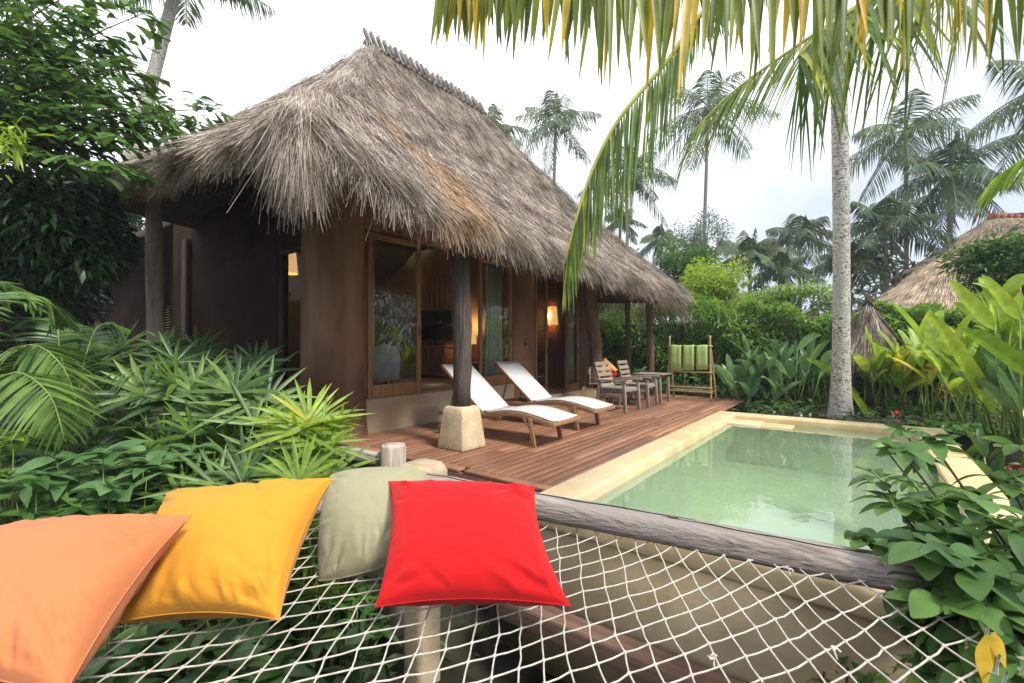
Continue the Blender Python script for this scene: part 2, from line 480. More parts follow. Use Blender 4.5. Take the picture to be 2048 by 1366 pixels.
M['l_near'] = leaf_mat("leaf_near_frond", (.070, .125, .02), (.22, .26, .03), .45, yellow=(.52, .37, .025), yfrac=.30, rough=.4)
M['l_near2'] = leaf_mat("leaf_near_green", (.075, .14, .04), (.17, .26, .06), .4, yellow=(.36, .40, .05), yfrac=.2, rough=.4)
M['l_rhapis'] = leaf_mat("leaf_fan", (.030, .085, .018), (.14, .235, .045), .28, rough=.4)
M['l_airy'] = leaf_mat("leaf_airy", (.10, .13, .09), (.22, .26, .17), .3)
M['l_brown'] = leaf_mat("leaf_dry", (.25, .15, .06), (.45, .33, .18), .2)
M['l_yellow'] = leaf_mat("leaf_yellow", (.62, .42, .04), (.75, .52, .06), .3)
M['flower'] = leaf_mat("flower_red", (.45, .015, .02), (.65, .05, .03), .2)
M['flower_o'] = leaf_mat("flower_orange", (.60, .10, .03), (.70, .25, .04), .2)

# ================================================================== the setting
def sst(a, b, x):
    t = np.clip((x - a) / (b - a), 0, 1)
    return t * t * (3 - 2 * t)
def ground_z(x, y):
    x = np.asarray(x, dtype=float); y = np.asarray(y, dtype=float)
    a = sst(5.5, 9.3, y); b = sst(-4.2, -7.5, x) * .85
    z = -.98 + .86 * np.maximum(a, b)
    z = z + .05 * np.sin(x * 1.3 + y * .7) + .03 * np.sin(x * 3.1 - y * 2.3)
    inside = sst(-2.9, -2.5, x) * sst(1.5, 1.1, x) * sst(9.95, 9.75, y) * sst(2.4, 2.8, y)
    z = z * (1 - inside) + (-1.4) * inside
    deck = sst(-6.2, -5.9, x) * sst(-2.2, -2.4, x) * sst(3.2, 3.5, y) * sst(12.6, 12.2, y)
    return np.minimum(z, z * (1 - deck) + (-.6) * deck)
def gz(x, y): return float(ground_z(x, y))
g = MB()
xs = np.concatenate([[-88, -60, -40, -25], np.arange(-18, 8.01, .25), [12, 20, 40, 60, 88]])
ys = np.concatenate([[-88, -60, -40, -15, -6], np.arange(-3, 16.01, .25), [20, 28, 40, 60, 88]])
X, Y = np.meshgrid(xs, ys)
Z = ground_z(X, Y)
idx = np.arange(X.size).reshape(X.shape)
q = np.stack([idx[:-1, :-1], idx[:-1, 1:], idx[1:, 1:], idx[1:, :-1]], -1).reshape(-1, 4)
g.add(np.stack([X, Y, Z], -1).reshape(-1, 3), q)
tag(part('ground', g, M['soil'], smooth=True), kind='structure')

# ------------------------------------------------------------------ deck
dk = thing('deck', 'reddish brown timber deck with long boards beside the pool', 'deck', (0, 0, 0))
b = MB()
bn = MB()
x = -5.79
while x < -2.35:
    w = .118
    y0 = 3.66
    while y0 < 12.2:
        ln = random.uniform(2.2, 3.6)
        y1 = min(12.25, y0 + ln)
        if 12.25 - y1 < .6: y1 = 12.25
        zz = random.uniform(-.002, .002)
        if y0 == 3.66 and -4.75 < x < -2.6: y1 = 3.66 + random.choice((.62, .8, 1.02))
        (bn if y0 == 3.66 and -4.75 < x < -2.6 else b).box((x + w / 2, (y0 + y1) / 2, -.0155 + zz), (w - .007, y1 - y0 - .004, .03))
        y0 = y1
    x += w
part('deck_board', b, M['deck'], dk, bevel=.003, bseg=1)
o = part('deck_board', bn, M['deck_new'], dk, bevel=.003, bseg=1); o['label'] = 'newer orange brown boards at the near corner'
b = MB()
for i in range(3):
    xx = -5.75 + i * 1.19
    b.box((xx + .585, 3.595, -.0155), (1.165 if i < 2 else 1.06, .115, .031))
part('border_board', b, M['deck'], dk, bevel=.003, bseg=1)
b = MB(); b.box((-4.03, 3.56, -.12), (3.5, .035, .17)); b.box((-4.03, 3.7, -.30), (3.4, .08, .12))
part('fascia', b, M['plank'], dk, bevel=.004)
b = MB()
for xx in (-5.5, -4.4, -3.3, -2.5):
    for yy in (3.85, 6, 8.2, 10.4, 12.0):
        b.box((xx, yy, -.38), (.1, .1, .5))
    b.box((xx, 7.95, -.10), (.07, 8.4, .12))
part('joist', b, M['postwood'], dk)

# ------------------------------------------------------------------ pool
pool = thing('swimming_pool', 'small rectangular pool with cream coping and milky green water', 'pool', (-.66, 6.3, 0))
def prt(name, mb, mat, **k):
    o = part(name, mb, mat, None, **k); o.parent = pool
    o.matrix_parent_inverse = Matrix.Translation(pool.location).inverted(); return o
def ring(ox0, ox1, oy0, oy1, ix0, ix1, iy0, iy1, z0, z1):
    v = []
    for z in (z0, z1):
        v += [(ox0, oy0, z), (ox1, oy0, z), (ox1, oy1, z), (ox0, oy1, z), (ix0, iy0, z), (ix1, iy0, z), (ix1, iy1, z), (ix0, iy1, z)]
    f = []
    for i in range(4):
        j = (i + 1) % 4
        f += [(8 + i, 8 + j, 12 + j, 12 + i), (i, 4 + i, 4 + j, j), (i, j, 8 + j, 8 + i), (4 + i, 12 + i, 12 + j, 4 + j)]
    return v, f
c = MB(); c.add(*ring(-2.25, .95, 3.03, 9.58, -1.92, .60, 3.38, 9.24, -.13, .035))
prt('coping', c, M['cream_pool'], bevel=.035, bseg=4)
c = MB(); c.add(*ring(-2.22, .92, 3.06, 9.55, -1.94, .62, 3.36, 9.26, -1.25, -.131))
o = prt('outer_wall', c, M['pool_out'])
c = MB()
x0, x1, y0, y1, zb = -1.937, .617, 3.363, 9.257, -.72
c.add([(x0, y0, -.12), (x1, y0, -.12), (x1, y1, -.12), (x0, y1, -.12), (x0, y0, zb), (x1, y0, zb), (x1, y1, zb), (x0, y1, zb)],
      [(0, 4, 5, 1), (1, 5, 6, 2), (2, 6, 7, 3), (3, 7, 4, 0), (4, 7, 6, 5)])
prt('basin', c, M['pool_in'])
for (a0, a1, b0, b1, zt) in ((-1.93, -1.42, 8.72, 9.25, -.045), (-1.419, -.95, 8.80, 9.25, -.066), (-.949, .61, 8.72, 9.25, -.30)):
    c = MB(); c.box(((a0 + a1) / 2, (b0 + b1) / 2, (zt - .71) / 2), (a1 - a0, b1 - b0, zt + .71))
    prt('step', c, M['cream_pool'] if zt > -.1 else M['pool_in'], bevel=.02)
for (px, py) in ((1250, 998), (1362, 912)):
    # jets on the left wall
    r = (px - 1024) / FPX
    yy = (1.93 * cT + r * 1.93 * sT) / (sT - r * cT)
    dd = 1.93 * sT + yy * cT
    zz = CAMZ + (HOR - py) / FPX * dd
    c = MB(); c.tube([(-1.935, yy, zz), (-1.90, yy, zz)], [.06, .045], 14); prt('pool_jet', c, M['white'])
c = MB(); c.tube([PZ(1440, 914, -.71), PZ(1440, 914, -.71) + Vector((0, 0, .03))], .09, 14)
prt('drain_cover', c, noise_mat('blue_plastic', (.02, .22, .35), (.03, .30, .42), 5))
c = MB(); c.add([(-1.935, 3.365, -.075), (.615, 3.365, -.075), (.615, 9.255, -.075), (-1.935, 9.255, -.075)], [(0, 1, 2, 3)])
tag(part('water', c, M['water']), kind='structure')
# ledge plank along the foot of the outer pool wall
c = MB(); c.box((-.62, 2.93, -.70), (3.35, .17, .035)); c.box((-.62, 2.855, -.76), (3.35, .03, .14))
lp = part('plank_ledge', c, M['plank'], bevel=.005)
tag(lp, 'mauve brown plank ledge running along the foot of the pool wall', 'ledge')

# ================================================================== the villa
villa = thing('thatched_villa', 'brown plastered villa under a steep shaggy grey thatched roof', 'villa', (-7.5, 7.5, 0))
VI = Matrix.Translation(villa.location).inverted()
def vp(name, mb, mat, parent=None, **k):
    o = part(name, mb, mat, None, **k)
    if parent is None:
        o.parent = villa; o.matrix_parent_inverse = VI
    else:
        o.parent = parent
    return o
WX = -5.8
def wallbox(b, x0, x1, y0, y1, z0, z1):
    b.box(((x0 + x1) / 2, (y0 + y1) / 2, (z0 + z1) / 2), (abs(x1 - x0), y1 - y0, z1 - z0))
# plinth
b = MB(); wallbox(b, WX - .25, WX, 4.13, 7.74, -.6, .50)
o = vp('plinth', b, noise_mat('plinth_plaster', (.46, .39, .26), (.62, .54, .39), 1.6, .85, bump=.2, bscale=20, c3=(.40, .29, .18)), bevel=.03, bseg=3)
b = MB(); wallbox(b, WX - .25, WX + .02, 8.55, 11.2, -.3, .14)
vp('plinth', b, M['cream'], bevel=.02)
# corner pier, rounded, swelling to the foot
b = MB()
n = 28
prof = [(-.6, 1.22), (0.0, 1.12), (.35, 1.03), (.8, 1.0), (2.0, .985), (3.6, .98)]
def superround(cx, cy, hx, hy, e=4.0):
    out = []
    for i in range(n):
        a = 2 * math.pi * i / n
        c_, s_ = math.cos(a), math.sin(a)
        r_ = (abs(c_) ** e + abs(s_) ** e) ** (-1 / e)
        out.append((c_ * r_ * hx, s_ * r_ * hy))
    return out
vs, fs = [], []
for k, (z, s) in enumerate(prof):
    for (ux, uy) in superround(0, 0, .40, .36):
        vs.append((-6.13 + ux * s, 3.79 + uy * s, z))
for k in range(len(prof) - 1):
    for i in range(n):
        j = (i + 1) % n
        fs.append((k * n + i, k * n + j, (k + 1) * n + j, (k + 1) * n + i))
b.add(vs, fs)
vp('corner_pier', b, M['mud'], smooth=True)
# walls
b = MB()
wallbox(b, WX - .30, WX - .02, 7.74, 8.52, -.3, 3.4)            # pier between the bays
vp('pier', b, M['mud'], bevel=.06, bseg=3)
b = MB(); wallbox(b, WX - .3, WX - .02, 10.62, 11.3, -.3, 3.4)
vp('pier', b, M['trunkwood'], bevel=.04)
b = MB()
wallbox(b, WX - .26, WX - .06, 4.14, 11.3, 3.02, 3.75)            # lintel wall
wallbox(b, -10.2, WX - .27, 10.95, 11.2, -.3, 3.75)               # far end wall
wallbox(b, -11.9, -11.7, 3.7, 11.2, -.6, 3.75)                     # rear wall
vp('wall', b, M['mud'])
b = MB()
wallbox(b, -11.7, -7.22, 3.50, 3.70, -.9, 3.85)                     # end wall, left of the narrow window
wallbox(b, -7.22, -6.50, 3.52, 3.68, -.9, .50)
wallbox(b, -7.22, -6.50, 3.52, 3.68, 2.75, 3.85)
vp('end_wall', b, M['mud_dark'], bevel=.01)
b = MB(); wallbox(b, -10.9, -10.65, 3.40, 3.49, -.9, 3.4)
vp('pilaster', b, M['trunkwood'], bevel=.02)
b = MB()
for yy in (3.57,):
    b.bar((-7.19, yy, .50), (-7.19, yy, 2.75), .06, .06, up=(0, 1, 0)); b.bar((-6.53, yy, .50), (-6.53, yy, 2.75), .06, .06, up=(0, 1, 0))
    b.bar((-7.16, yy, .53), (-6.56, yy, .53), .06, .06); b.bar((-7.16, yy, 2.72), (-6.56, yy, 2.72), .06, .06)
w = vp('window', b, M['postwood'])
b = MB(); b.add([(-7.16, 3.6, .55), (-6.56, 3.6, .55), (-6.56, 3.6, 2.7), (-7.16, 3.6, 2.7)], [(0, 1, 2, 3)])
vp('window_glass', b, M['glass_dark'], w)
# interior
b = MB(); wallbox(b, -11.7, WX - .26, 3.71, 8.2, .3, .52); wallbox(b, -11.7, WX - .26, 8.36, 10.95, 0, .17)
vp('floor', b, noise_mat('inner_floor', (.26, .20, .14), (.36, .28, .20), 2, .4))
inner = noise_mat('inner_plaster', (.24, .16, .10), (.34, .24, .15), 1.5, .85)
b = MB(); wallbox(b, -11.7, WX - .31, 8.21, 8.35, .17, 3.75)
vp('partition_wall', b, inner)
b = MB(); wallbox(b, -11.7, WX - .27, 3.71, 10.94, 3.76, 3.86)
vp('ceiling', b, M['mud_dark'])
b = MB(); wallbox(b, -11.69, -11.60, 3.72, 8.2, .53, 3.75)
vp('inner_wall', b, inner)

def frame_panel(y0, y1, z0, z1, x, w=.085, mid=False):
    b = MB()
    b.box((x, y0 + w / 2, (z0 + z1) / 2), (.05, w, z1 - z0)); b.box((x, y1 - w / 2, (z0 + z1) / 2), (.05, w, z1 - z0))
    b.box((x, (y0 + y1) / 2, z0 + .09), (.048, y1 - y0 - 2 * w - .002, .18)); b.box((x, (y0 + y1) / 2, z1 - w / 2), (.048, y1 - y0 - 2 * w - .002, w))
    d = vp('door', b, M['door'], bevel=.006)
    g_ = MB(); g_.add([(x, y0 + w, z0 + .18), (x, y1 - w, z0 + .18), (x, y1 - w, z1 - w), (x, y0 + w, z1 - w)], [(0, 1, 2, 3)])
    vp('door_glass', g_, M['glass'], d)
    h = MB(); h.box((x + .03, y1 - w / 2, z0 + 1.0), (.02, .025, .16)); vp('door_handle', h, M['metal'], d, bevel=.004)
    return d
frame_panel(4.17, 5.20, .52, 2.98, WX - .05)
frame_panel(6.66, 7.68, .52, 2.98, WX - .05)
frame_panel(8.60, 9.10, .16, 2.96, WX - .09, w=.07)
frame_panel(10.0, 10.58, .16, 2.96, WX - .09, w=.07)
b = MB()
b.box((WX - .14, 4.155, 1.75), (.16, .03, 2.5)); b.box((WX - .14, 7.715, 1.75), (.16, .04, 2.5)); b.box((WX - .14, 5.94, .515), (.20, 3.5, .03))
b.box((WX - .14, 8.54, 1.56), (.14, .04, 2.8)); b.box((WX - .14, 10.60, 1.56), (.14, .03, 2.8)); b.box((WX - .14, 9.57, .155), (.2, 2.0, .03))
vp('door_frame', b, M['door'], bevel=.004)
b = MB(); b.box((WX - .008, 8.14, 1.32), (.02, .085, .085)); b.box((WX + .006, 8.14, 1.32), (.012, .035, .05))
vp('light_switch', b, M['metal'], bevel=.003)

# curtains: pleated sheets behind the glass
def curtain(x, y0, y1, z0, z1, label):
    b = MB(); k = 60
    vs = []
    for z, pinch in ((z1, 1.0), ((z0 + z1) / 2 + .2, .8), (z0, 1.05)):
        for i in range(k):
            t = i / (k - 1)
            ym = (y0 + y1) / 2 + (t - .5) * (y1 - y0) * pinch
            vs.append((x + .035 * math.sin(t * 34) + .01 * math.sin(t * 90), ym, z))
    f = [(r * k + i, r * k + i + 1, (r + 1) * k + i + 1, (r + 1) * k + i) for r in range(2) for i in range(k - 1)]
    b.add(vs, f)
    o = part('curtain', b, M['curtain'], smooth=True)
    m = o.modifiers.new('s', 'SOLIDIFY'); m.thickness = .004
    tag(o, label, 'curtain', 'white curtains behind the glass doors')
curtain(-6.0, 7.0, 7.55, .56, 3.0, 'wide whitish green curtain gathered behind the middle glass door')
curtain(-6.0, 10.1, 10.5, .2, 3.0, 'short white curtain behind the farthest glass door')
curtain(-6.03, 4.22, 4.42, .56, 3.0, 'narrow curtain edge behind the nearest glass door')

# television, cabinet, wall sticks, lamps, armchair
t = thing('television', 'black flat television on the cabinet in the dark room', 'television', (-8.55, 8.14, 1.30))
b = MB(); b.box((0, 0, .50), (1.25, .06, .74)); part('casing', b, M['black'], t, bevel=.01)
b = MB(); b.box((0, -.033, .50), (1.19, .006, .68)); part('screen', b, noise_mat('tv_screen', (.004, .005, .008), (.008, .009, .014), 2, .1, spec=.6), t)
b = MB(); b.box((0, -.03, .09), (.12, .05, .1)); b.box((0, -.03, .02), (.5, .10, .03)); part('stand', b, M['black'], t, bevel=.005)
t = thing('cabinet', 'low wooden cabinet carrying the television inside the villa', 'cabinet', (-8.6, 7.93, .52))
b = MB(); b.box((0, 0, .38), (1.55, .44, .70)); part('body', b, M['door'], t, bevel=.01)
b = MB(); b.box((0, 0, .755), (1.65, .5, .045)); part('top', b, M['teak'], t, bevel=.008)
for i in (-1, 0, 1):
    b = MB(); b.box((i * .50, -.225, .38), (.46, .02, .6)); d_ = part('cabinet_door', b, M['door'], t, bevel=.006)
    b = MB(); b.box((i * .50 + .17, -.24, .40), (.02, .02, .12)); part('handle', b, M['metal'], d_)
b = MB()
for i, (xx, z0_, z1_) in enumerate(((-8.75, 2.25, 3.1), (-8.55, 2.3, 3.2), (-8.37, 2.2, 3.05), (-8.2, 2.3, 3.15), (-8.92, 2.35, 3.0))):
    b.tube(smooth_path([(xx, 8.15, z0_), (xx + .02, 8.13, (z0_ + z1_) / 2), (xx - .01, 8.15, z1_)], 6), .022, 7)
tag(part('wall_hanging', b, M['trunkwood'], smooth=True), 'row of hanging pale sticks on the wall above the television', 'wall decoration')
shade = glow_mat('lamp_shade_glow', (1.0, .56, .20), .42)
def lamp_thing(name, label, loc, energy, wide=.26, high=.3, table=True):
    t = thing(name, label, 'lamp', loc)
    b = MB(); b.tube([(0, 0, 0), (0, 0, high)], [wide / 2, wide / 2.6], 16, cap=False); part('lamp_shade', b, shade, t, smooth=True)
    if table:
        b = MB(); b.tube([(0, 0, -.42), (0, 0, -.40), (0, 0, -.38), (0, 0, .05)], [.09, .09, .02, .015], 12); part('lamp_base', b, M['metal'], t)
    else:
        b = MB(); b.box((0, .09, high / 2), (.10, .02, .16)); b.bar((0, .08, high / 2), (0, 0, high / 2), .02, .02); part('bracket', b, M['metal'], t)
    ld = bpy.data.lights.new('lamp_bulb', 'POINT'); ld.energy = energy; ld.color = (1, .62, .28); ld.shadow_soft_size = .06
    lo = bpy.data.objects.new('lamp_bulb', ld); COL.objects.link(lo); lo.parent = t; lo.location = (0, -.16 if not table else 0, high + .08 if table else high / 2)
lamp_thing('table_lamp', 'glowing table lamp beside the television in the villa', (-7.22, 7.95, 1.32), 9)
lamp_thing('wall_lamp', 'glowing square wall lamp seen through the farthest glass door', (-6.85, 10.84, 1.85), 5, .34, .5, False)
lamp_thing('floor_lamp', 'lamp glowing behind the narrow end window of the villa', (-9.35, 4.75, 2.75), 16, .42, .55, True)
t = thing('side_table', 'small table under the glowing lamp beside the television', 'table', (-7.22, 7.93, .52))
b = MB(); b.box((0, 0, .36), (.45, .4, .04)); part('tabletop', b, M['door'], t, bevel=.005)
for sx in (-1, 1):
    for sy in (-1, 1):
        b = MB(); b.box((sx * .18, sy * .16, .17), (.04, .04, .34)); part('leg', b, M['door'], t)
t = thing('armchair', 'rounded pale blue white armchair just inside the nearest glass door', 'armchair', (-7.45, 5.62, .52), rad(-110))
b = MB(); k = 18
vs = []
for z, rr in ((.12, .34), (.45, .38), (.80, .36)):
    for i in range(k):
        a = math.pi * (-.12 + 1.24 * i / (k - 1)); vs.append((math.cos(a) * rr, math.sin(a) * rr, z - (.22 * abs(math.cos(a)) ** 2 if z > .7 else 0)))
b.add(vs, [(r * k + i, r * k + i + 1, (r + 1) * k + i + 1, (r + 1) * k + i) for r in range(2) for i in range(k - 1)])
o = part('backrest', b, noise_mat('pale_upholstery', (.42, .47, .52), (.55, .60, .64), 4, .9), t, smooth=True)
m = o.modifiers.new('s', 'SOLIDIFY'); m.thickness = .09
b = MB(); b.tube([(0, 0, .10), (0, 0, .12), (0, 0, .40), (0, 0, .43)], [.28, .31, .31, .27], 20); part('seat', b, noise_mat('yellow_cushion', (.55, .45, .20), (.65, .55, .28), 4, .9), t, smooth=True)
for a in (45, 135, 225, 315):
    b = MB(); b.tube([(math.cos(rad(a)) * .22, math.sin(rad(a)) * .22, 0), (math.cos(rad(a)) * .22, math.sin(rad(a)) * .22, .12)], .02, 8); part('leg', b, M['postwood'], t)

# ------------------------------------------------------------------ thatched roof
P1, P2 = Vector((-6.5, 4.7, 6.22)), Vector((-6.5, 7.44, 6.22))
def lerp(a, b, t): return a + (b - a) * t
def eave_front(u):      # u 0 at the near corner, 1 at the far one
    y = 2.0 + (12.0 - 2.0) * u
    z = 2.79 - .21 * u + .46 * math.exp(-((y - 2.0) / .75) ** 1.4)
    return Vector((-3.62 - .19 * math.exp(-((y - 2) / .6) ** 2) + .03 * math.sin(y * 2.1), y, z + .03 * math.sin(y * 3.3)))
def eave_end(u):        # from the near corner towards the left
    x = -3.81 - (10.5 - 3.81) * u
    z = 3.25 + .65 * u - .12 * math.sin(math.pi * u)
    return Vector((x, 2.0 - .3 * u + .03 * math.sin(x * 2.7), z + .03 * math.sin(x * 3)))
def eave_far(u):
    return lerp(Vector((-3.62, 12.0, 2.5)), Vector((-10.6, 12.3, 2.9)), u)
def eave_back(u):
    return lerp(Vector((-10.6, 12.3, 2.9)), Vector((-10.5, 1.7, 3.9)), u)
def ridge_front(u):
    return lerp(P1, P2, u)
def surf(E, R, u, v, bulge):
    e, r = E(u), R(u)
    p = lerp(e, r, v)
    # slightly hollow slope, plump at the eave
    p.z += -.16 * math.sin(math.pi * v) + bulge * math.exp(-(v / .22) ** 2) * 0.0
    return p
faces = [(eave_front, ridge_front, 'front'), (eave_end, lambda u: P1.copy(), 'end'),
         (eave_far, lambda u: P2.copy(), 'far'), (eave_back, lambda u: lerp(P2, P1, u), 'back')]
def noise2(a, b_):
    return math.sin(a * 1.7 + 1.3 * math.sin(b_ * 2.1)) * .5 + math.sin(a * 4.3 + b_ * 3.1) * .3 + math.sin(a * 9.1 - b_ * 7.7) * .2
rb = MB()
ST = {}
for (E, R, nm) in faces:
    nu, nv = (80, 30) if nm in ('front', 'end') else (24, 10)
    pts = np.zeros((nv + 1, nu + 1, 3))
    for j in range(nv + 1):
        for i in range(nu + 1):
            p = surf(E, R, i / nu, j / nv, .1)
            edge = min(i, nu - i) / nu
            if nm in ('front', 'end') and 0 < i < nu and 0 < j < nv:
                p.z += .035 * noise2(p.x * 1.5 + p.y * 1.5, p.z * 2)
            pts[j, i] = p
    ST[nm] = pts
    idx = np.arange((nv + 1) * (nu + 1)).reshape(nv + 1, nu + 1)
    q = np.stack([idx[:-1, :-1], idx[:-1, 1:], idx[1:, 1:], idx[1:, :-1]], -1).reshape(-1, 4)
    rb.add(pts.reshape(-1, 3), q)
roof = vp('roof', rb, M['thatch_base'], smooth=True)
# the underside: a second shell of poles and grass lower down
ub = MB()
for (E, R, nm) in faces:
    nu = 20
    top, bot = [], []
    for i in range(nu + 1):
        e, r = E(i / nu), R(i / nu)
        inn = lerp(e, r, .03); inn.z -= .26
        rr = r.copy(); rr.z -= .4
        bot.append(inn); top.append(rr)
    v = [tuple(p) for p in bot] + [tuple(p) for p in top] + [tuple(E(i / nu) - Vector((0, 0, .02))) for i in range(nu + 1)]
    f = [(i, nu + 1 + i, nu + 2 + i, i + 1) for i in range(nu)] + [(i, i + 1, 2 * nu + 3 + i, 2 * nu + 2 + i) for i in range(nu)]
    ub.add(v, f)
vp('roof_underside', ub, M['thatch_base'], roof)
ra = MB()
for i in range(26):
    u = (i + .5) / 26
    e = eave_front(u); r = ridge_front(u); e = lerp(e, r, .05)
    ra.tube([e - Vector((0, 0, .33)), r - Vector((0, 0, .5))], .035, 6)
for i in range(16):
    u = (i + .5) / 16
    e = eave_end(u); e = lerp(e, P1, .05)
    ra.tube([e - Vector((0, 0, .33)), P1 - Vector((0, 0, .5))], .035, 6)
vp('rafter', ra, M['postwood'], roof)

def face_sample(nm, n_):
    pts = ST[nm]
    nv, nu = pts.shape[0] - 1, pts.shape[1] - 1
    # area weighted cells
    a = pts[:-1, :-1]; b_ = pts[:-1, 1:]; c_ = pts[1:, 1:]; d_ = pts[1:, :-1]
    ar = np.linalg.norm(np.cross(b_ - a, d_ - a), axis=2) / 2 + np.linalg.norm(np.cross(b_ - c_, d_ - c_), axis=2) / 2
    pr = (ar / ar.sum()).ravel()
    ci = RNG.choice(len(pr), n_, p=pr)
    j, i = ci // nu, ci % nu
    s, t_ = RNG.random(n_), RNG.random(n_)
    A, B, C_, D = pts[j, i], pts[j, i + 1], pts[j + 1, i + 1], pts[j + 1, i]
    p = A * ((1 - s) * (1 - t_))[:, None] + B * (s * (1 - t_))[:, None] + C_ * (s * t_)[:, None] + D * ((1 - s) * t_)[:, None]
    # downhill direction
    nn = np.cross(B - A, D - A); deg = np.linalg.norm(nn, axis=1) < 1e-9
    nn[deg] = np.cross((B - A)[deg], (C_ - A)[deg]); nn /= np.linalg.norm(nn, axis=1, keepdims=True) + 1e-9
    nn[nn[:, 2] < 0] *= -1
    down = np.stack([nn[:, 0] * nn[:, 2], nn[:, 1] * nn[:, 2], -(nn[:, 0] ** 2 + nn[:, 1] ** 2)], 1)
    down /= np.linalg.norm(down, axis=1, keepdims=True) + 1e-9
    return p, down, nn, (i + s) / nu, (j + t_) / nv
def fresh_tint(p, nm):
    """the band of newer tan grass on the front slope"""
    if nm != 'front': return np.zeros(len(p))
    y = p[:, 1] + .18 * np.sin(p[:, 2] * 5) + RNG.normal(0, .10, len(p))
    c_ = 3.75 + (3.9 - p[:, 2]) * .22
    wd = .16 + (4.2 - np.clip(p[:, 2], 2.2, 4.2)) * .30
    f = np.clip(1 - np.abs(y - c_) / wd, 0, 1) * (p[:, 2] < 4.25) * (RNG.random(len(p)) < .75)
    return np.clip(f * 1.6, 0, 1) * .85
sb = MB()
for nm, cnt in (('front', 115000), ('end', 46000), ('far', 3500), ('back', 3500)):
    p, down, nn, u, v = face_sample(nm, cnt)
    N = len(p)
    lift = .006 + .05 * RNG.random(N) ** 2 * (1 + 1.5 * np.clip(1 - v * 2.2, 0, 1))
    clump = np.sin(p[:, 1] * 7 + p[:, 0] * 5) * .10
    d = down + nn * (RNG.normal(.02, .06, (N, 1)) + .10 * np.clip(.35 - v, 0, 1)[:, None]) + RNG.normal(0, .10, (N, 3))
    d[:, 1] += clump
    L = RNG.uniform(.12, .32, N) * (1 + .5 * np.clip(1 - v * 3, 0, 1))
    W = RNG.uniform(.0035, .0072, N)
    sb.blades(p + nn * lift[:, None], d, L, W, droop=RNG.uniform(.0, .16, N), nseg=2, prof='straw', att=fresh_tint(p, nm), tw=.9)
# ragged fringe along the eaves
def fringe(E, nm, cnt, lo, hi):
    u = RNG.random(cnt)
    if nm == 'front': u = u ** 1.25
    e = np.array([E(x) for x in u])
    r = np.array([(ridge_front(x) if nm == 'front' else (P1 if nm == 'end' else P2)) for x in u])
    out = e - r; out /= np.linalg.norm(out, axis=1, keepdims=True)
    back = RNG.random(cnt) ** 1.2 * .5
    p = e - out * back[:, None]
    p[:, 2] -= RNG.random(cnt) * .16 * (back < .3) - .03
    if nm in ('front', 'end'): p[:, 2] -= .0
    hor = out.copy(); hor[:, 2] = 0; hor /= np.linalg.norm(hor, axis=1, keepdims=True)
    d = out * .8 + hor * .1 + RNG.normal(0, .13, (cnt, 3)) + np.array([0, 0, -.35])
    s = e[:, 1] if nm == 'front' else e[:, 0]
    tuft = .5 + .5 * np.sin(s * 9 + 2 * np.sin(s * 3.7)) * np.sin(s * 23 + 1)
    L = RNG.uniform(lo, hi, cnt) * (.70 + .6 * tuft) + back * .55
    near = np.exp(-np.abs(s - (2.0 if nm == 'front' else -3.81)) / (.20 if nm == 'front' else .07)) if nm in ('front', 'end') else 0
    L = L * (1 + .5 * near)
    sb.blades(p, d, L, RNG.uniform(.004, .009, cnt), droop=RNG.uniform(.15, .65, cnt) * (1 + .3 * near), nseg=4, curl=.14, prof='straw',
              att=fresh_tint(p, nm), tw=.9)
fringe(eave_front, 'front', 21000, .06, .27)
fringe(eave_end, 'end', 13000, .08, .22)
fringe(eave_far, 'far', 3000, .3, .55)
# the thick hank that falls over the near corner
cnt = 7000
A0 = eave_front(0)
t_ = RNG.random(cnt)
ax = np.array(lerp(A0, P1, 0.0))[None] + (np.array(P1) - np.array(A0))[None] * (t_ * .16)[:, None]
ax += RNG.normal(0, .07, (cnt, 3)) * np.array([1, 1, .35]); ax[:, 2] -= .02
ang = RNG.uniform(-1.0, 1.0, cnt) * .8
base_dir = np.array([.86, -.5])
dx = base_dir[0] * np.cos(ang) - base_dir[1] * np.sin(ang); dy = base_dir[0] * np.sin(ang) + base_dir[1] * np.cos(ang)
d = np.stack([dx * .16, dy * .16, -np.full(cnt, .62)], 1) + RNG.normal(0, .07, (cnt, 3))
sb.blades(ax, d, RNG.uniform(.2, .52, cnt) * (1 + .2 * np.cos(ang)), RNG.uniform(.003, .0065, cnt), droop=RNG.uniform(.25, .75, cnt), nseg=4, curl=.16, prof='straw', tw=.9)
# rough strokes along the near hip so that the edge is round and shaggy
for (Ea, cn) in ((eave_front(0), 7000), (eave_front(1), 1800), (eave_end(1), 2500)):
    R0 = P2 if Ea.y > 6 else P1
    tt = RNG.random(cn)
    h = np.array(Ea)[None] + (np.array(R0) - np.array(Ea))[None] * tt[:, None]
    h[:, 2] -= .16 * np.sin(np.pi * tt) - .02
    h += RNG.normal(0, .07, (cn, 3)) * np.array([1, 1, .3])
    hd = np.array(Ea - R0); hd /= np.linalg.norm(hd)
    spread = RNG.normal(0, .33, (cn, 1)) * np.array([[hd[1], -hd[0], 0]])
    spread = spread - np.abs(spread[:, :1]) * np.array([[0, 0, .6]])
    sb.blades(h, hd[None] + spread + RNG.normal(0, .06, (cn, 3)), RNG.uniform(.15, .38, cn), RNG.uniform(.003, .007, cn), droop=RNG.uniform(0.05, .3, cn), nseg=2, prof='straw', tw=.9)
vp('straw', sb, M['straw'], roof)
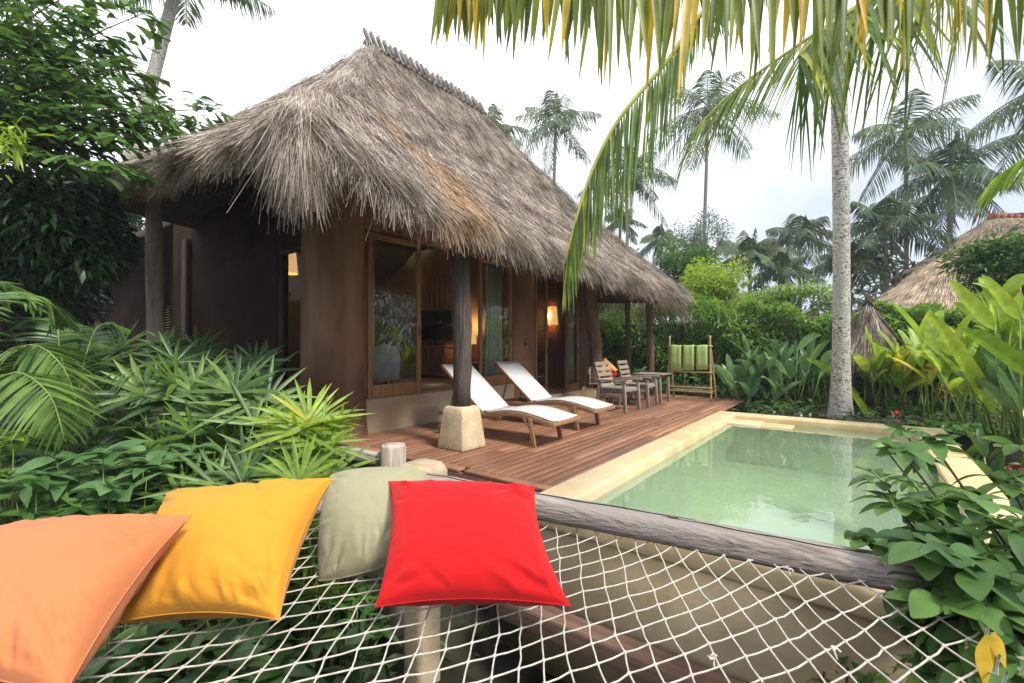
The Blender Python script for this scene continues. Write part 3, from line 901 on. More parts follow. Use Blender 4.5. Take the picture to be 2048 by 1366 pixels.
# fence of short sticks on the ridge
for k in range(24):
    yy = 4.62 + (7.5 - 4.62) * k / 23
    b = MB()
    a = Vector((-6.42, yy, 6.22 + random.uniform(-.01, .01))); lean = random.uniform(-.03, .03)
    b.bar(a, a + Vector((-.16, lean, .31 + random.uniform(-.02, .02))), .06, .04, up=(0, 1, 0))
    vp('ridge_stick', b, M['stick'], roof)
b = MB(); b.tube([(-6.47, 4.55, 6.24), (-6.47, 7.55, 6.24)], .045, 8); vp('ridge_pole', b, M['stick'], roof)

# ------------------------------------------------------------------ posts under the eaves
def post(name, label, base, top, r0, r1, mat, basebox=None, bends=None, group='posts holding up the thatched roof'):
    t = thing(name, label, 'post', base, group=group)
    bx = Vector(base)
    z0 = .02
    if basebox:
        w, h = basebox
        b = MB(); k = 4
        vs = []
        for z, s in ((0, 1.0), (h * .12, .985), (h * .8, .80), (h * .93, .76), (h, .66)):
            for i, (sx, sy) in enumerate(((-1, -1), (1, -1), (1, 1), (-1, 1))):
                vs.append((sx * w / 2 * s, sy * w / 2 * s, z))
        fs = [(0, 3, 2, 1), (16, 17, 18, 19)] + [(r * 4 + i, r * 4 + (i + 1) % 4, (r + 1) * 4 + (i + 1) % 4, (r + 1) * 4 + i) for r in range(4) for i in range(4)]
        b.add(vs, fs)
        part('base', b, M['cream'], t, bevel=.02, bseg=3)
        z0 = h - .01
    tp = Vector(top) - bx
    pts = [Vector((0, 0, z0))]
    nseg = 10
    for i in range(1, nseg + 1):
        s = i / nseg
        q = lerp(Vector((0, 0, z0)), tp, s)
        if bends: q += Vector((bends[0] * math.sin(s * 6.0), bends[1] * math.sin(s * 4.5), 0))
        pts.append(q)
    b = MB(); b.tube(pts, [lerp(r0, r1, i / nseg) * random.uniform(.94, 1.06) for i in range(nseg + 1)], 14, wob=.05)
    part('shaft', b, mat, t, smooth=True)
    return t
post('roof_post', 'dark grey trunk post on a tapered cream block beside the nearest lounger', (-4.09, 4.33, 0), (-4.12, 4.33, 3.0), .115, .125, M['postwood'], (.44, .53), (.01, .01))
post('roof_post', 'brown crooked tree trunk post on a cream block behind the second lounger', (-4.95, 9.55, 0), (-4.9, 9.5, 2.9), .15, .14, M['trunkwood'], (.46, .35), (.06, .07))
post('roof_post', 'brown post at the far corner of the deck beside the weathered table', (-4.45, 11.8, 0), (-4.45, 11.8, 2.7), .09, .085, M['trunkwood'], None, (.015, .02))
post('roof_post', 'pale bare trunk post rising from the fan palms at the end wall', (-8.2, 2.2, -.6), (-8.55, 2.35, 3.5), .125, .105, M['greypost'], None, (.02, .03))
post('roof_post', 'slim post under the far eave at the corner of the villa wall', (-5.1, 11.9, 0), (-5.1, 11.9, 2.8), .07, .07, M['trunkwood'], None, (.01, .01))

# wing and screens at the far left
t = thing('garden_building', 'low brown wing with a slatted window behind the dark foliage', 'building', (-14, 5, 0))
Ti = Matrix.Translation(t.location).inverted()
def tp_(name, mb, mat, par=None, **k):
    o = part(name, mb, mat, None, **k); o.parent = par or t
    if par is None: o.matrix_parent_inverse = Ti
    return o
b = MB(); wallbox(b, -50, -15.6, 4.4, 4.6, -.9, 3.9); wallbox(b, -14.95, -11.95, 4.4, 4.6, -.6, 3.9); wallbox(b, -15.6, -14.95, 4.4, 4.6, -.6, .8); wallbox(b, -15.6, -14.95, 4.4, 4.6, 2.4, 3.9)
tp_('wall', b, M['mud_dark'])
b = MB()
for i in range(22): b.box((-15.275, 4.5, .85 + i * .072), (.64, .05, .016), m=Matrix.Rotation(rad(30), 4, 'X'))
w_ = tp_('window', b, M['bamboo'])
b = MB(); wallbox(b, -50.3, -11.0, 3.6, 9, 3.95, 4.15)
tp_('roof', b, M['thatch_base'], bevel=.03)

# ================================================================== furniture on the deck
def make_lounger(label):
    """length along local +X (foot at +x), width along Y; origin under the middle"""
    t = thing('sun_lounger', label, 'sun lounger', group='white sling sun loungers on the deck')
    hw = .31
    prof = []
    for i in range(15):
        s = i / 14
        x = -.08 + s * 1.12
        z = .33 + .075 * math.sin(math.pi * min(1, s * 1.02)) ** 1.2 - .02 * s
        prof.append((x, z))
    for s in (-1, 1):       # curved side rails
        b = MB()
        for (xa, za), (xb, zb) in zip(prof[:-1], prof[1:]):
            pass
        vs, fs = [], []
        for (x, z) in [(-.92, .30), (-.5, .31), (-.25, .315)] + prof:
            for dy, dz in ((-.014, -.035), (.014, -.035), (.014, .03), (-.014, .03)):
                vs.append((x, s * (hw + .02) + dy, z + dz))
        k = len(vs) // 4
        for i in range(k - 1):
            for j in range(4):
                fs.append((i * 4 + j, i * 4 + (j + 1) % 4, i * 4 + 4 + (j + 1) % 4, i * 4 + 4 + j))
        fs += [(0, 3, 2, 1), tuple((k - 1) * 4 + j for j in range(4))]
        b.add(vs, fs)
        part('side_rail', b, M['teak'], t, bevel=.004)
    for (xx, zz, hh) in ((1.045, .31, .05), (-.92, .29, .06), (-.15, .29, .04), (.6, .35, .03)):
        b = MB(); b.bar((xx, -hw - .03, zz), (xx, hw + .03, zz), .03, hh); part('crossbar', b, M['teak'], t, bevel=.004)
    for s in (-1, 1):
        b = MB(); b.bar((.70, s * (hw + .022), .36), (.76, s * (hw + .022), 0), .035, .065, up=(1, 0, 0))
        b.bar((.60, s * (hw + .022), .345), (.735, s * (hw + .022), .20), .03, .035, up=(0, 0, 1))
        part('leg', b, M['teak'], t, bevel=.006)
        b = MB(); b.bar((-.72, s * (hw + .022), .29), (-.80, s * (hw + .022), .09), .035, .10, up=(1, 0, 0))
        part('leg', b, M['teak'], t, bevel=.006)
        b = MB(); b.tube([(-.80, s * (hw + .045), .095), (-.80, s * (hw + .085), .095)], .095, 20)
        part('wheel', b, M['teak'], t, bevel=.006)
    # white sling over the seat
    b = MB(); vs = []
    for (x, z) in [(-.10, .345)] + prof[1:]:
        for yy in (-hw, -hw * .5, 0, hw * .5, hw):
            vs.append((x, yy, z + .036 - .012 * (1 - (yy / hw) ** 2)))
    k = len(vs) // 5
    b.add(vs, [(i * 5 + j, i * 5 + j + 1, i * 5 + 6 + j, i * 5 + 5 + j) for i in range(k - 1) for j in range(4)])
    o = part('seat', b, M['canvas'], t, smooth=True); m = o.modifiers.new('s', 'SOLIDIFY'); m.thickness = .012
    # backrest
    A, B_ = Vector((-.10, 0, .36)), Vector((-.90, 0, 1.00))
    for s in (-1, 1):
        b = MB(); b.bar(A + Vector((0, s * (hw - .005), -.012)), B_ + Vector((0, s * (hw - .005), -.012)), .028, .045, up=(0, 0, 1)); part('backrest_frame', b, M['teak'], t, bevel=.004)
    b = MB(); b.bar(B_ + Vector((.02, -hw + .01, -.03)), B_ + Vector((.02, hw - .01, -.03)), .028, .04)
    b.bar((-.66, -.25, .74), (-.78, -.25, .33), .02, .03, up=(1, 0, 0)); b.bar((-.66, .25, .74), (-.78, .25, .33), .02, .03, up=(1, 0, 0)); b.bar((-.78, -.25, .335), (-.78, .25, .335), .02, .03)
    part('backrest_support', b, M['teak'], t, bevel=.003)
    b = MB(); vs = []
    nrm = Vector((.64, 0, .8)).normalized()
    for i in range(9):
        c_ = lerp(A, B_, i / 8) + nrm * .016
        for yy in (-hw, -hw * .5, 0, hw * .5, hw):
            vs.append(tuple(c_ + Vector((0, yy, 0)) - nrm * .014 * (1 - (yy / hw) ** 2)))
    b.add(vs, [(i * 5 + j, i * 5 + j + 1, i * 5 + 6 + j, i * 5 + 5 + j) for i in range(8) for j in range(4)])
    o = part('backrest', b, M['canvas'], t, smooth=True); m = o.modifiers.new('s', 'SOLIDIFY'); m.thickness = .012
    return t
l1 = make_lounger('white sling lounger with teak frame standing behind the grey post and its cream block')
l1.location = (-4.12, 5.20, 0.002); l1.rotation_euler = (0, 0, rad(1))
l2 = copy_tree(l1)
l2['label'] = 'white sling lounger farther from the hammock, between the first lounger and the armchairs'
l2.location = (-4.24, 6.58, 0.002); l2.rotation_euler = (0, 0, rad(-1))

def make_chair(label):
    """armchair facing local +X"""
    t = thing('wooden_armchair', label, 'armchair', group='weathered slatted armchairs on the deck')
    w = .29
    W_ = M['oldteak']
    for s in (-1, 1):
        b = MB(); b.bar((.30, s * w, 0), (.27, s * w, .60), .05, .06, up=(1, 0, 0)); part('leg', b, W_, t, bevel=.006)
        b = MB(); b.bar((-.34, s * w, 0), (-.26, s * w, .58), .05, .06, up=(1, 0, 0)); part('leg', b, W_, t, bevel=.006)
        b = MB(); b.bar((-.32, s * w, .60), (.36, s * w, .615), .08, .03); part('armrest', b, W_, t, bevel=.008)
        b = MB(); b.bar((-.26, s * w, .30), (.29, s * w, .34), .035, .06); part('side_rail', b, W_, t, bevel=.004)
        b = MB(); b.bar((-.22, s * (w - .06), .30), (-.40, s * (w - .06), .93), .035, .045, up=(1, 0, 0)); part('back_post', b, W_, t, bevel=.004)
    b = MB()
    for i in range(6): b.bar((-.18 + i * .09, -w + .03, .385 + .004 * i), (-.18 + i * .09, w - .03, .385 + .004 * i), .072, .02)
    part('seat', b, W_, t, bevel=.004)
    b = MB()
    for i in range(6):
        s = .12 + .86 * i / 5
        c_ = lerp(Vector((-.195, 0, .30)), Vector((-.375, 0, .93)), s)
        b.bar(c_ + Vector((0, -w + .01, 0)), c_ + Vector((0, w - .01, 0)), .018, .075, up=(-.27, 0, .93))
    part('backrest', b, W_, t, bevel=.004)
    b = MB()
    vs = [(-.20, -w + .04, .40)]
    b.box((.03, 0, .435), (.50, .50, .055)); part('seat_cushion', b, noise_mat('grey_cushion', (.20, .19, .17), (.30, .28, .25), 8, .95), t, bevel=.02, bseg=3)
    return t
c1 = make_chair('weathered slatted armchair nearest the crooked trunk post, facing the pool')
c1.location = (-3.93, 8.70, .002); c1.rotation_euler = (0, 0, rad(-4))
c2 = copy_tree(c1); c2['label'] = 'weathered slatted armchair between the other armchair and the table'
c2.location = (-3.93, 9.75, .002); c2.rotation_euler = (0, 0, rad(3))
t = thing('wooden_table', 'square weathered wooden table beside the farther armchair', 'table', (-3.92, 10.55, .002))
b = MB()
for i in range(7): b.box((-.3 + i * .1, 0, .635), (.09, .66, .022))
part('tabletop', b, M['oldteak'], t, bevel=.004)
b = MB(); b.box((0, -.27, .59), (.6, .03, .06)); b.box((0, .27, .59), (.6, .03, .06)); part('apron', b, M['oldteak'], t)
for sx in (-1, 1):
    for sy in (-1, 1):
        b = MB(); b.bar((sx * .28, sy * .27, 0), (sx * .26, sy * .27, .62), .055, .055, up=(1, 0, 0)); part('leg', b, M['oldteak'], t, bevel=.005)
t = thing('garden_bench', 'low bench behind the armchairs carrying the orange and red cushions', 'bench', (-4.68, 10.0, .002))
b = MB()
for i in range(5): b.box((-.22 + i * .11, 0, .43), (.10, 1.3, .025))
part('seat', b, M['oldteak'], t, bevel=.004)
for sx in (-1, 1):
    for sy in (-1, 1):
        b = MB(); b.box((sx * .22, sy * .56, .21), (.06, .06, .42)); part('leg', b, M['oldteak'], t, bevel=.005)
b = MB(); b.box((-.27, 0, .70), (.03, 1.3, .12)); b.box((-.27, -.56, .55), (.04, .06, .5)); b.box((-.27, .56, .55), (.04, .06, .5)); part('backrest', b, M['oldteak'], t, bevel=.004)

# bamboo towel rack
t = thing('towel_rack', 'bamboo ladder rack standing at the end of the deck with towels over its top rail', 'towel rack', (-3.33, 11.35, .002))
def pole(a, b_, r=.022):
    mb = MB(); a, b_ = Vector(a), Vector(b_)
    pts, rr = [], []
    k = max(4, int((b_ - a).length / .22) * 3)
    for i in range(k + 1):
        pts.append(lerp(a, b_, i / k)); rr.append(r * (1.18 if i % 3 == 0 else 1.0))
    mb.tube(pts, rr, 10); return mb
for s in (-1, 1):
    part('upright', pole((s * .50, -.03, 0), (s * .465, .02, 1.52)), M['bamboo'], t, smooth=True)
    part('upright', pole((s * .50, .42, 0), (s * .475, .03, 1.30), .018), M['bamboo'], t, smooth=True)
for z in (1.27, .66, .30, .20):
    part('crossbar', pole((-.52, -.04 + z * .02, z), (.53, -.04 + z * .02, z), .018), M['bamboo'], t, smooth=True)
part('crossbar', pole((-.5, .36, .2), (.5, .36, .2), .016), M['bamboo'], t, smooth=True)
for i in range(3):
    cx = -3.33 - .30 + i * .30
    b = MB(); vs = []
    path = [(-.045, .68 + .02 * i), (-.05, .9), (-.045, 1.1), (-.035, 1.26), (0, 1.30), (.035, 1.26), (.045, 1.1), (.05, .80)]
    for (yy, zz) in path:
        for j in range(7):
            vs.append((-.125 + .25 * j / 6, yy + .006 * math.sin(j * 2.1 + i) + (0 if zz > 1.2 else .004 * math.sin(j * 1.3 + zz * 9)), zz + .006 * math.sin(j + i * 2)))
    b.add(vs, [(r * 7 + j, r * 7 + j + 1, r * 7 + 8 + j, r * 7 + 7 + j) for r in range(len(path) - 1) for j in range(6)])
    o = part('towel', b, M['towel'], smooth=True, loc=(cx, 11.325, .002)); m = o.modifiers.new('s', 'SOLIDIFY'); m.thickness = .012
    tag(o, ['lime green towel folded over the rack rail, nearest the armchairs', 'lime green towel hanging in the middle between two others', 'lime green towel on the rack nearest the pool'][i], 'towel', 'green towels on the bamboo rack')

# ------------------------------------------------------------------ cushions
def cushion(name, c00, c10, c11, c01, T, color, label, seed=1, wr=1.0, n=84, pinch=.05, group=None, mat=None, flip=1):
    """soft square cushion through four corner points; T is its thickness"""
    rnd = random.Random(seed)
    C = [Vector(c) for c in (c00, c10, c11, c01)]
    mid = sum(C, Vector()) / 4
    N = ((C[2] - C[0]).cross(C[3] - C[1])).normalized() * flip
    ph = [rnd.uniform(0, 6.28) for _ in range(12)]
    b = MB()
    U = np.linspace(-1, 1, n + 1)
    # folds: creases that start at the seams and corners and die out towards the middle
    GU, GV = np.meshgrid(U, U)
    folds = {}
    for sgn in (1, -1):
        F = np.zeros_like(GU)
        for q_ in range(46):
            if rnd.random() < .5:
                cu, cv = rnd.choice(((-1, -1), (1, -1), (1, 1), (-1, 1)))
                p0 = (cu * rnd.uniform(.72, .97), cv * rnd.uniform(.72, .97))
            else:
                e_ = rnd.uniform(-.85, .85); w_ = rnd.choice((-.95, .95))
                p0 = (e_, w_) if rnd.random() < .6 else (w_, e_)
            tx, ty = -p0[0] + rnd.uniform(-.7, .7), -p0[1] + rnd.uniform(-.7, .7)
            tl_ = math.hypot(tx, ty) + 1e-6; ln = rnd.uniform(.25, .85)
            tx, ty = tx / tl_, ty / tl_
            bend = rnd.uniform(-.35, .35)
            au = (GU - p0[0]) * tx + (GV - p0[1]) * ty
            ac = -(GU - p0[0]) * ty + (GV - p0[1]) * tx - bend * au * au
            s_ = np.clip(au / ln, 0, 1)
            wd = rnd.uniform(.018, .05) * (1 + 1.6 * s_)
            prof_ = np.exp(-(ac / wd) ** 2) - .55 * np.exp(-((ac - wd * 1.9) / (wd * 1.5)) ** 2)
            F += prof_ * (1 - s_) ** 1.2 * np.clip(au * 9 + .3, 0, 1) * (au < ln) * rnd.uniform(.35, 1.0) * rnd.choice((1, 1, -1))
        folds[sgn] = F
    vv = {}
    for sgn in (1, -1):
        vs = []
        for j, v in enumerate(U):
            for i, u in enumerate(U):
                uu, v2 = u, v
                k = pinch
                uu = u * (1 - k * (1 - v * v) * abs(u) ** 3); v2 = v * (1 - k * (1 - u * u) * abs(v) ** 3)
                a, c = (uu + 1) / 2, (v2 + 1) / 2
                p = C[0] * (1 - a) * (1 - c) + C[1] * a * (1 - c) + C[2] * a * c + C[3] * (1 - a) * c
                e = max(0.0, (1 - abs(u) ** 2.4)) * max(0.0, (1 - abs(v) ** 2.4))
                h = T / 2 * e ** .48
                # puckers: folds running in from the seams and towards the corners
                eu, ev = 1 - abs(u), 1 - abs(v)
                f = 0
                sn = lambda w: math.sin(w) * .45 + (1 - 2 * abs(math.sin(w / 2 + .4)) ** .55) * .55
                f += math.exp(-eu * 3.2) * (sn(v * 15 + ph[0] + 2.3 * math.sin(v * 4 + ph[1]) + u * 3) * .5 + .4 * sn(v * 29 + ph[2] - u * 5) * (.6 + .4 * math.sin(v * 5 + ph[3]))) * eu ** .5 * 1.6
                f += math.exp(-ev * 3.2) * (sn(u * 14 + ph[3] + 2.3 * math.sin(u * 4.3 + ph[4]) + v * 3) * .5 + .4 * sn(u * 27 + ph[5] + v * 5) * (.6 + .4 * math.sin(u * 5 + ph[6]))) * ev ** .5 * 1.6
                for q, (su, sv) in enumerate(((-1, -1), (1, -1), (1, 1), (-1, 1))):
                    du, dv = u - su, v - sv
                    r_ = math.hypot(du, dv) + 1e-6
                    an = math.atan2(dv * sv, du * su)
                    f += .9 * math.exp(-r_ * 1.7) * sn(an * 13 + ph[6 + q % 4] + r_ * 3) * min(1, r_ * 4)
                f += .22 * math.sin(u * 3.1 + v * 2.3 + ph[10]) + .16 * sn(u * 5 - v * 7 + ph[11] + 1.5 * math.sin(u * 3 + v)) + .10 * sn(u * 11 + v * 4 + ph[9] + math.sin(v * 6))
                h += (.016 * f + .016 * folds[sgn][j, i]) * wr * min(1, e * 6)
                vs.append(tuple(p + N * (sgn * h)))
        vv[sgn] = vs
        k = n + 1
        q = [(j * k + i, j * k + i + 1, (j + 1) * k + i + 1, (j + 1) * k + i) for j in range(n) for i in range(n)]
        if sgn < 0: q = [x[::-1] for x in q]
        b.add(vs, np.array(q))
    if mat is None:
        m, nn, l, bs = new_mat(name + '_' + 'cloth')
        tc = nn.new("ShaderNodeTexCoord")
        no = nn.new("ShaderNodeTexNoise"); no.inputs["Scale"].default_value = 3; no.inputs["Detail"].default_value = 8
        l.new(tc.outputs["Object"], no.inputs["Vector"])
        hs = nn.new("ShaderNodeHueSaturation"); hs.inputs["Color"].default_value = (*color, 1)
        mr = nn.new("ShaderNodeMapRange"); mr.inputs["To Min"].default_value = .9; mr.inputs["To Max"].default_value = 1.1
        l.new(no.outputs["Fac"], mr.inputs["Value"]); l.new(mr.outputs["Result"], hs.inputs["Value"]); l.new(hs.outputs["Color"], bs.inputs["Base Color"])
        bs.inputs["Roughness"].default_value = .85; bs.inputs["Specular IOR Level"].default_value = .2
        bs.inputs["Sheen Weight"].default_value = .08
        bn = nn.new("ShaderNodeBump"); bn.inputs["Strength"].default_value = .5; bn.inputs["Distance"].default_value = .02
        n1 = nn.new("ShaderNodeTexNoise"); n1.inputs["Scale"].default_value = 5.5; n1.inputs["Detail"].default_value = 3; n1.inputs["Distortion"].default_value = 1.0
        l.new(tc.outputs["Object"], n1.inputs["Vector"])
        n2 = nn.new("ShaderNodeTexNoise"); n2.inputs["Scale"].default_value = 420
        l.new(tc.outputs["Object"], n2.inputs["Vector"])
        ad = nn.new("ShaderNodeMath"); ad.operation = 'MULTIPLY_ADD'; ad.inputs[1].default_value = .06
        l.new(n2.outputs["Fac"], ad.inputs[0]); l.new(n1.outputs["Fac"], ad.inputs[2]); l.new(ad.outputs["Value"], bn.inputs["Height"])
        l.new(bn.outputs["Normal"], bs.inputs["Normal"])
        mat = m
    t = thing(name, label, 'cushion', tuple(mid), group=group)
    o = part('cover', b, mat, None, smooth=True); o.parent = t; o.matrix_parent_inverse = Matrix.Translation(mid).inverted()
    # seam round the edge
    loop = []
    k = n + 1
    for i in range(0, n): loop.append(Vector(vv[1][i]))
    for j in range(0, n): loop.append(Vector(vv[1][j * k + n]))
    for i in range(n, 0, -1): loop.append(Vector(vv[1][n * k + i]))
    for j in range(n, -1, -1): loop.append(Vector(vv[1][j * k]))
    sm = MB(); sm.tube(loop, .0028, 6)
    s_ = part('seam', sm, mat, None, smooth=True); s_.parent = o
    return t
# corners: lower left, lower right, upper right, upper left, as they stand on the net
NETZ = .36
cushion('red_cushion', P(752, 1212, 1.72), P(1140, 1210, 1.66), P(1068, 972, 2.22), P(778, 962, 2.30), .28, (.50, .006, .008),
        'bright red square cushion on the rope net', seed=3, group='coloured cushions on the hammock net', flip=-1, wr=.9, pinch=.10)
cushion('yellow_cushion', P(205, 1250, 1.60), P(560, 1238, 1.58), P(668, 955, 2.10), P(335, 985, 2.20), .29, (.56, .25, .022),
        'golden yellow square cushion between the orange and the sage ones', seed=8, group='coloured cushions on the hammock net', flip=-1, pinch=.12)
cushion('orange_cushion', P(-300, 1345, 1.15), P(128, 1395, 1.12), P(385, 1030, 1.72), P(-60, 1070, 1.82), .28, (.50, .17, .065),
        'pale orange square cushion lying nearest at the left', seed=5, group='coloured cushions on the hammock net', flip=-1, pinch=.10)
cushion('sage_cushion', P(640, 1160, 2.10), P(860, 1092, 2.12), P(850, 942, 2.50), P(662, 950, 2.48), .28, (.30, .285, .175),
        'sage green cushion half hidden between the yellow and the red ones', seed=12, group='coloured cushions on the hammock net', flip=-1, pinch=-.10, wr=.6)
q = Vector((-4.72, 10.15, .46))
gm = M['flower_o']
s_ = .28
def diamond(c, w, lean, rz):
    R_ = Matrix.Rotation(rz, 3, 'Z') @ Matrix.Rotation(lean, 3, 'Y')
    return [Vector(c) + R_ @ Vector(v) for v in ((0, 0, 0), (0, w, w), (0, 0, 2 * w), (0, -w, w))]
cushion('orange_cushion', *diamond((-4.66, 9.82, .45), .29, rad(-16), rad(-28)), .18, (.80, .36, .08),
        'orange cushion standing on its corner on the bench behind the armchairs', seed=21, n=20, group='cushions on the bench')
cushion('red_cushion', *diamond((-4.52, 9.70, .45), .19, rad(-14), rad(-20)), .16, (.60, .06, .05),
        'dark red cushion leaning on the orange one behind the armchairs', seed=22, n=20, group='cushions on the bench')

# ------------------------------------------------------------------ the hammock deck: beams, posts, net
BZ = .40
bA, bB = P(822, 985, 2.98), P(1858, 1212, 1.86)
bA.z = BZ + .025; bB.z = BZ - .035
def log(name, label, a, b_, r, mat, k=26, squash=.8, knots=()):
    t = thing(name, label, 'beam', tuple(lerp(a, b_, .5)), group='weathered logs framing the net')
    mb = MB()
    pts = [lerp(a, b_, i / k) + Vector((random.uniform(-.004, .004), random.uniform(-.004, .004), .003 * math.sin(i * .5))) for i in range(k + 1)]
    # squarish cross section, worn round at the corners
    ax = (b_ - a).normalized(); sd = ax.cross(Vector((0, 0, 1))).normalized(); up = sd.cross(ax)
    nn_ = 20; vs, fs = [], []
    for i, p in enumerate(pts):
        for j in range(nn_):
            an = 2 * math.pi * j / nn_
            c_, s_ = math.cos(an), math.sin(an)
            q_ = (abs(c_) ** 3.6 + abs(s_) ** 3.6) ** (-1 / 3.6)
            rr = r * q_ * (1 + random.uniform(-.012, .012) + .018 * math.sin(i * .6 + j))
            if j == 6: rr *= .95
            vs.append(tuple(p + sd * (c_ * rr) + up * (s_ * rr * squash)))
    for i in range(k):
        for j in range(nn_):
            fs.append((i * nn_ + j, i * nn_ + (j + 1) % nn_, (i + 1) * nn_ + (j + 1) % nn_, (i + 1) * nn_ + j))
    mb.add(vs, np.array(fs)); base = mb.n - len(vs)
    mb.f.append(np.array([[base + j for j in range(nn_)][::-1]])); mb.f.append(np.array([[base + k * nn_ + j for j in range(nn_)]]))
    o = part('timber', mb, mat, None, smooth=True); o.parent = t; o.matrix_parent_inverse = Matrix.Translation(t.location).inverted()
    # a drying crack along the top and dark bolt holes
    for (s0, s1, off) in ((.03, .30, .012), (.28, .66, .018), (.60, .93, -.004)):
        cm = MB()
        cp = [lerp(a, b_, s0 + (s1 - s0) * i / 14) + up * (r * squash + .0015) + sd * (-off + .006 * math.sin(i * 1.3)) + Vector((0, 0, .003 * math.sin((s0 + (s1 - s0) * i / 14) * k * .5))) for i in range(15)]
        cm.tube(cp, [.0012 + .0022 * math.sin(math.pi * i / 14) for i in range(15)], 5)
        c_ = part('crack', cm, M['black'], None); c_.parent = o
    for kn in knots:
        cp = lerp(a, b_, kn) + up * (r * squash + .001)
        cm = MB()
        cm.tube([cp + ax * (.022 * math.cos(w)) + sd * (.013 * math.sin(w)) + up * (.006 + .003 * math.sin(w)) for w in np.linspace(0, 6.283, 15)], .0035, 6)
        c_ = part('iron_staple', cm, M['metal'], None); c_.parent = o
    return t
log('log_beam', 'long weathered grey log in front of the pool with the net tied beneath it', bA, bB, .077, M['oldlog'], knots=(.30, .62))
kn = MB(); pk = lerp(bA, bB, .925) + Vector((-.01, -.083, -.01)); kn.tube([pk, pk + Vector((0, .012, 0))], [.014, .010], 12)
lA, lB = Vector((-2.58, 2.15, .36)), Vector((-2.62, -.6, .36))
log('log_beam', 'log along the left side of the net beneath the cushions', lA, lB, .07, M['oldlog'])
nA, nB = Vector((-2.7, -.35, .36)), Vector((.5, -.35, .36))
log('log_beam', 'near log of the net below the viewer', nA, nB, .07, M['oldlog'])
t = thing('net_post', 'square cream post with a rounded top at the left end of the log', 'post', (-2.47, 2.22, -1.2), group='posts around the net')
b = MB()
vs, fs = [], []
for z, s in ((0, .72), (1.48, .72), (1.52, 1.0), (1.62, 1.0), (1.675, .78)):
    for (ux, uy) in superround(0, 0, .14, .14, 6): vs.append((ux * s, uy * s, z))
for k in range(4):
    for i in range(n):
        fs.append((k * n + i, k * n + (i + 1) % n, (k + 1) * n + (i + 1) % n, (k + 1) * n + i))
fs.append(tuple(4 * n + i for i in range(n)))
b.add(vs, fs)
part('shaft', b, M['cream'], t, smooth=True)
b = MB()
for (xx, yy) in ((.42, 2.42),):
    pass
t = thing('net_post', 'cream post hidden in the bush at the right end of the log', 'post', (.36, 2.28, -1.2), group='posts around the net')
b = MB(); b.box((0, 0, .75), (.2, .2, 1.5)); part('shaft', b, M['cream'], t, bevel=.03)
for (xx, yy, lb) in ((-2.6, -.35, 'near left corner post of the net'), (.42, -.35, 'near right corner post of the net')):
    t = thing('net_post', lb, 'post', (xx, yy, -1.2), group='posts around the net')
    b = MB(); b.box((0, 0, .73), (.2, .2, 1.48)); part('shaft', b, M['cream'], t, bevel=.03)
t = thing('log_stub', 'short sawn grey log end standing behind the cream post', 'post', tuple(P(787, 945, 3.75)) [:2] + (-1.0,), group='sawn logs beside the net')
top = P(787, 888, 3.75).z
b = MB(); b.tube([(0, 0, 0), (0, 0, .7), (0, 0, top + .98), (0, 0, top + 1.0)], [.10, .10, .098, .090], 18, wob=.03)
part('shaft', b, M['greypost'], t)
a, b_ = P(640, 905, 4.3), P(762, 918, 3.8)
t = thing('log_rail', 'old grey log lying from the fan palms to the sawn post', 'log', tuple(lerp(a, b_, .5)))
b = MB(); b.tube([a, lerp(a, b_, .5) + Vector((0, 0, .02)), b_], [.055, .06, .055], 12, wob=.08)
o = part('shaft', b, M['oldlog'], None, smooth=True); o.parent = t; o.matrix_parent_inverse = Matrix.Translation(t.location).inverted()

# the net
e1 = np.array([.533, .846]); e2 = np.array([-.58, .81])
S = .100
def net_z(x, y):
    fx = np.clip((x + 2.6) / 3.0, 0, 1); fy = np.clip((y + .35) / 2.6, 0, 1)
    return .345 - .13 * (4 * fx * (1 - fx)) ** .7 * (4 * fy * (1 - fy)) ** .7
def yb(x): return bA.y + (bB.y - bA.y) * (x - bA.x) / (bB.x - bA.x) - .03
XL, XR, YN = -2.57, .30, -.33
def inside(p): return XL <= p[0] <= XR and YN <= p[1] <= yb(p[0])
nodes = {}
R2 = np.random.default_rng(5)
o0 = np.array([-1.2, 1.0])
for i in range(-40, 41):
    for j in range(-40, 41):
        p = o0 + e1 * S * i + e2 * S * j
        jit = R2.normal(0, .0042, 2)
        w = .012 * np.array([math.sin(i * .7 + j * .3), math.cos(i * .4 - j * .6)])
        nodes[(i, j)] = p + jit + w
rope, knots = MB(), MB()
def clip(a, b_):
    for _ in range(18):
        m_ = (a + b_) / 2
    lo, hi = 0.0, 1.0
    for _ in range(14):
        m_ = (lo + hi) / 2
        if inside(a + (b_ - a) * m_): lo = m_
        else: hi = m_
    return a + (b_ - a) * lo
def p3(p): return Vector((p[0], p[1], float(net_z(p[0], p[1]))))
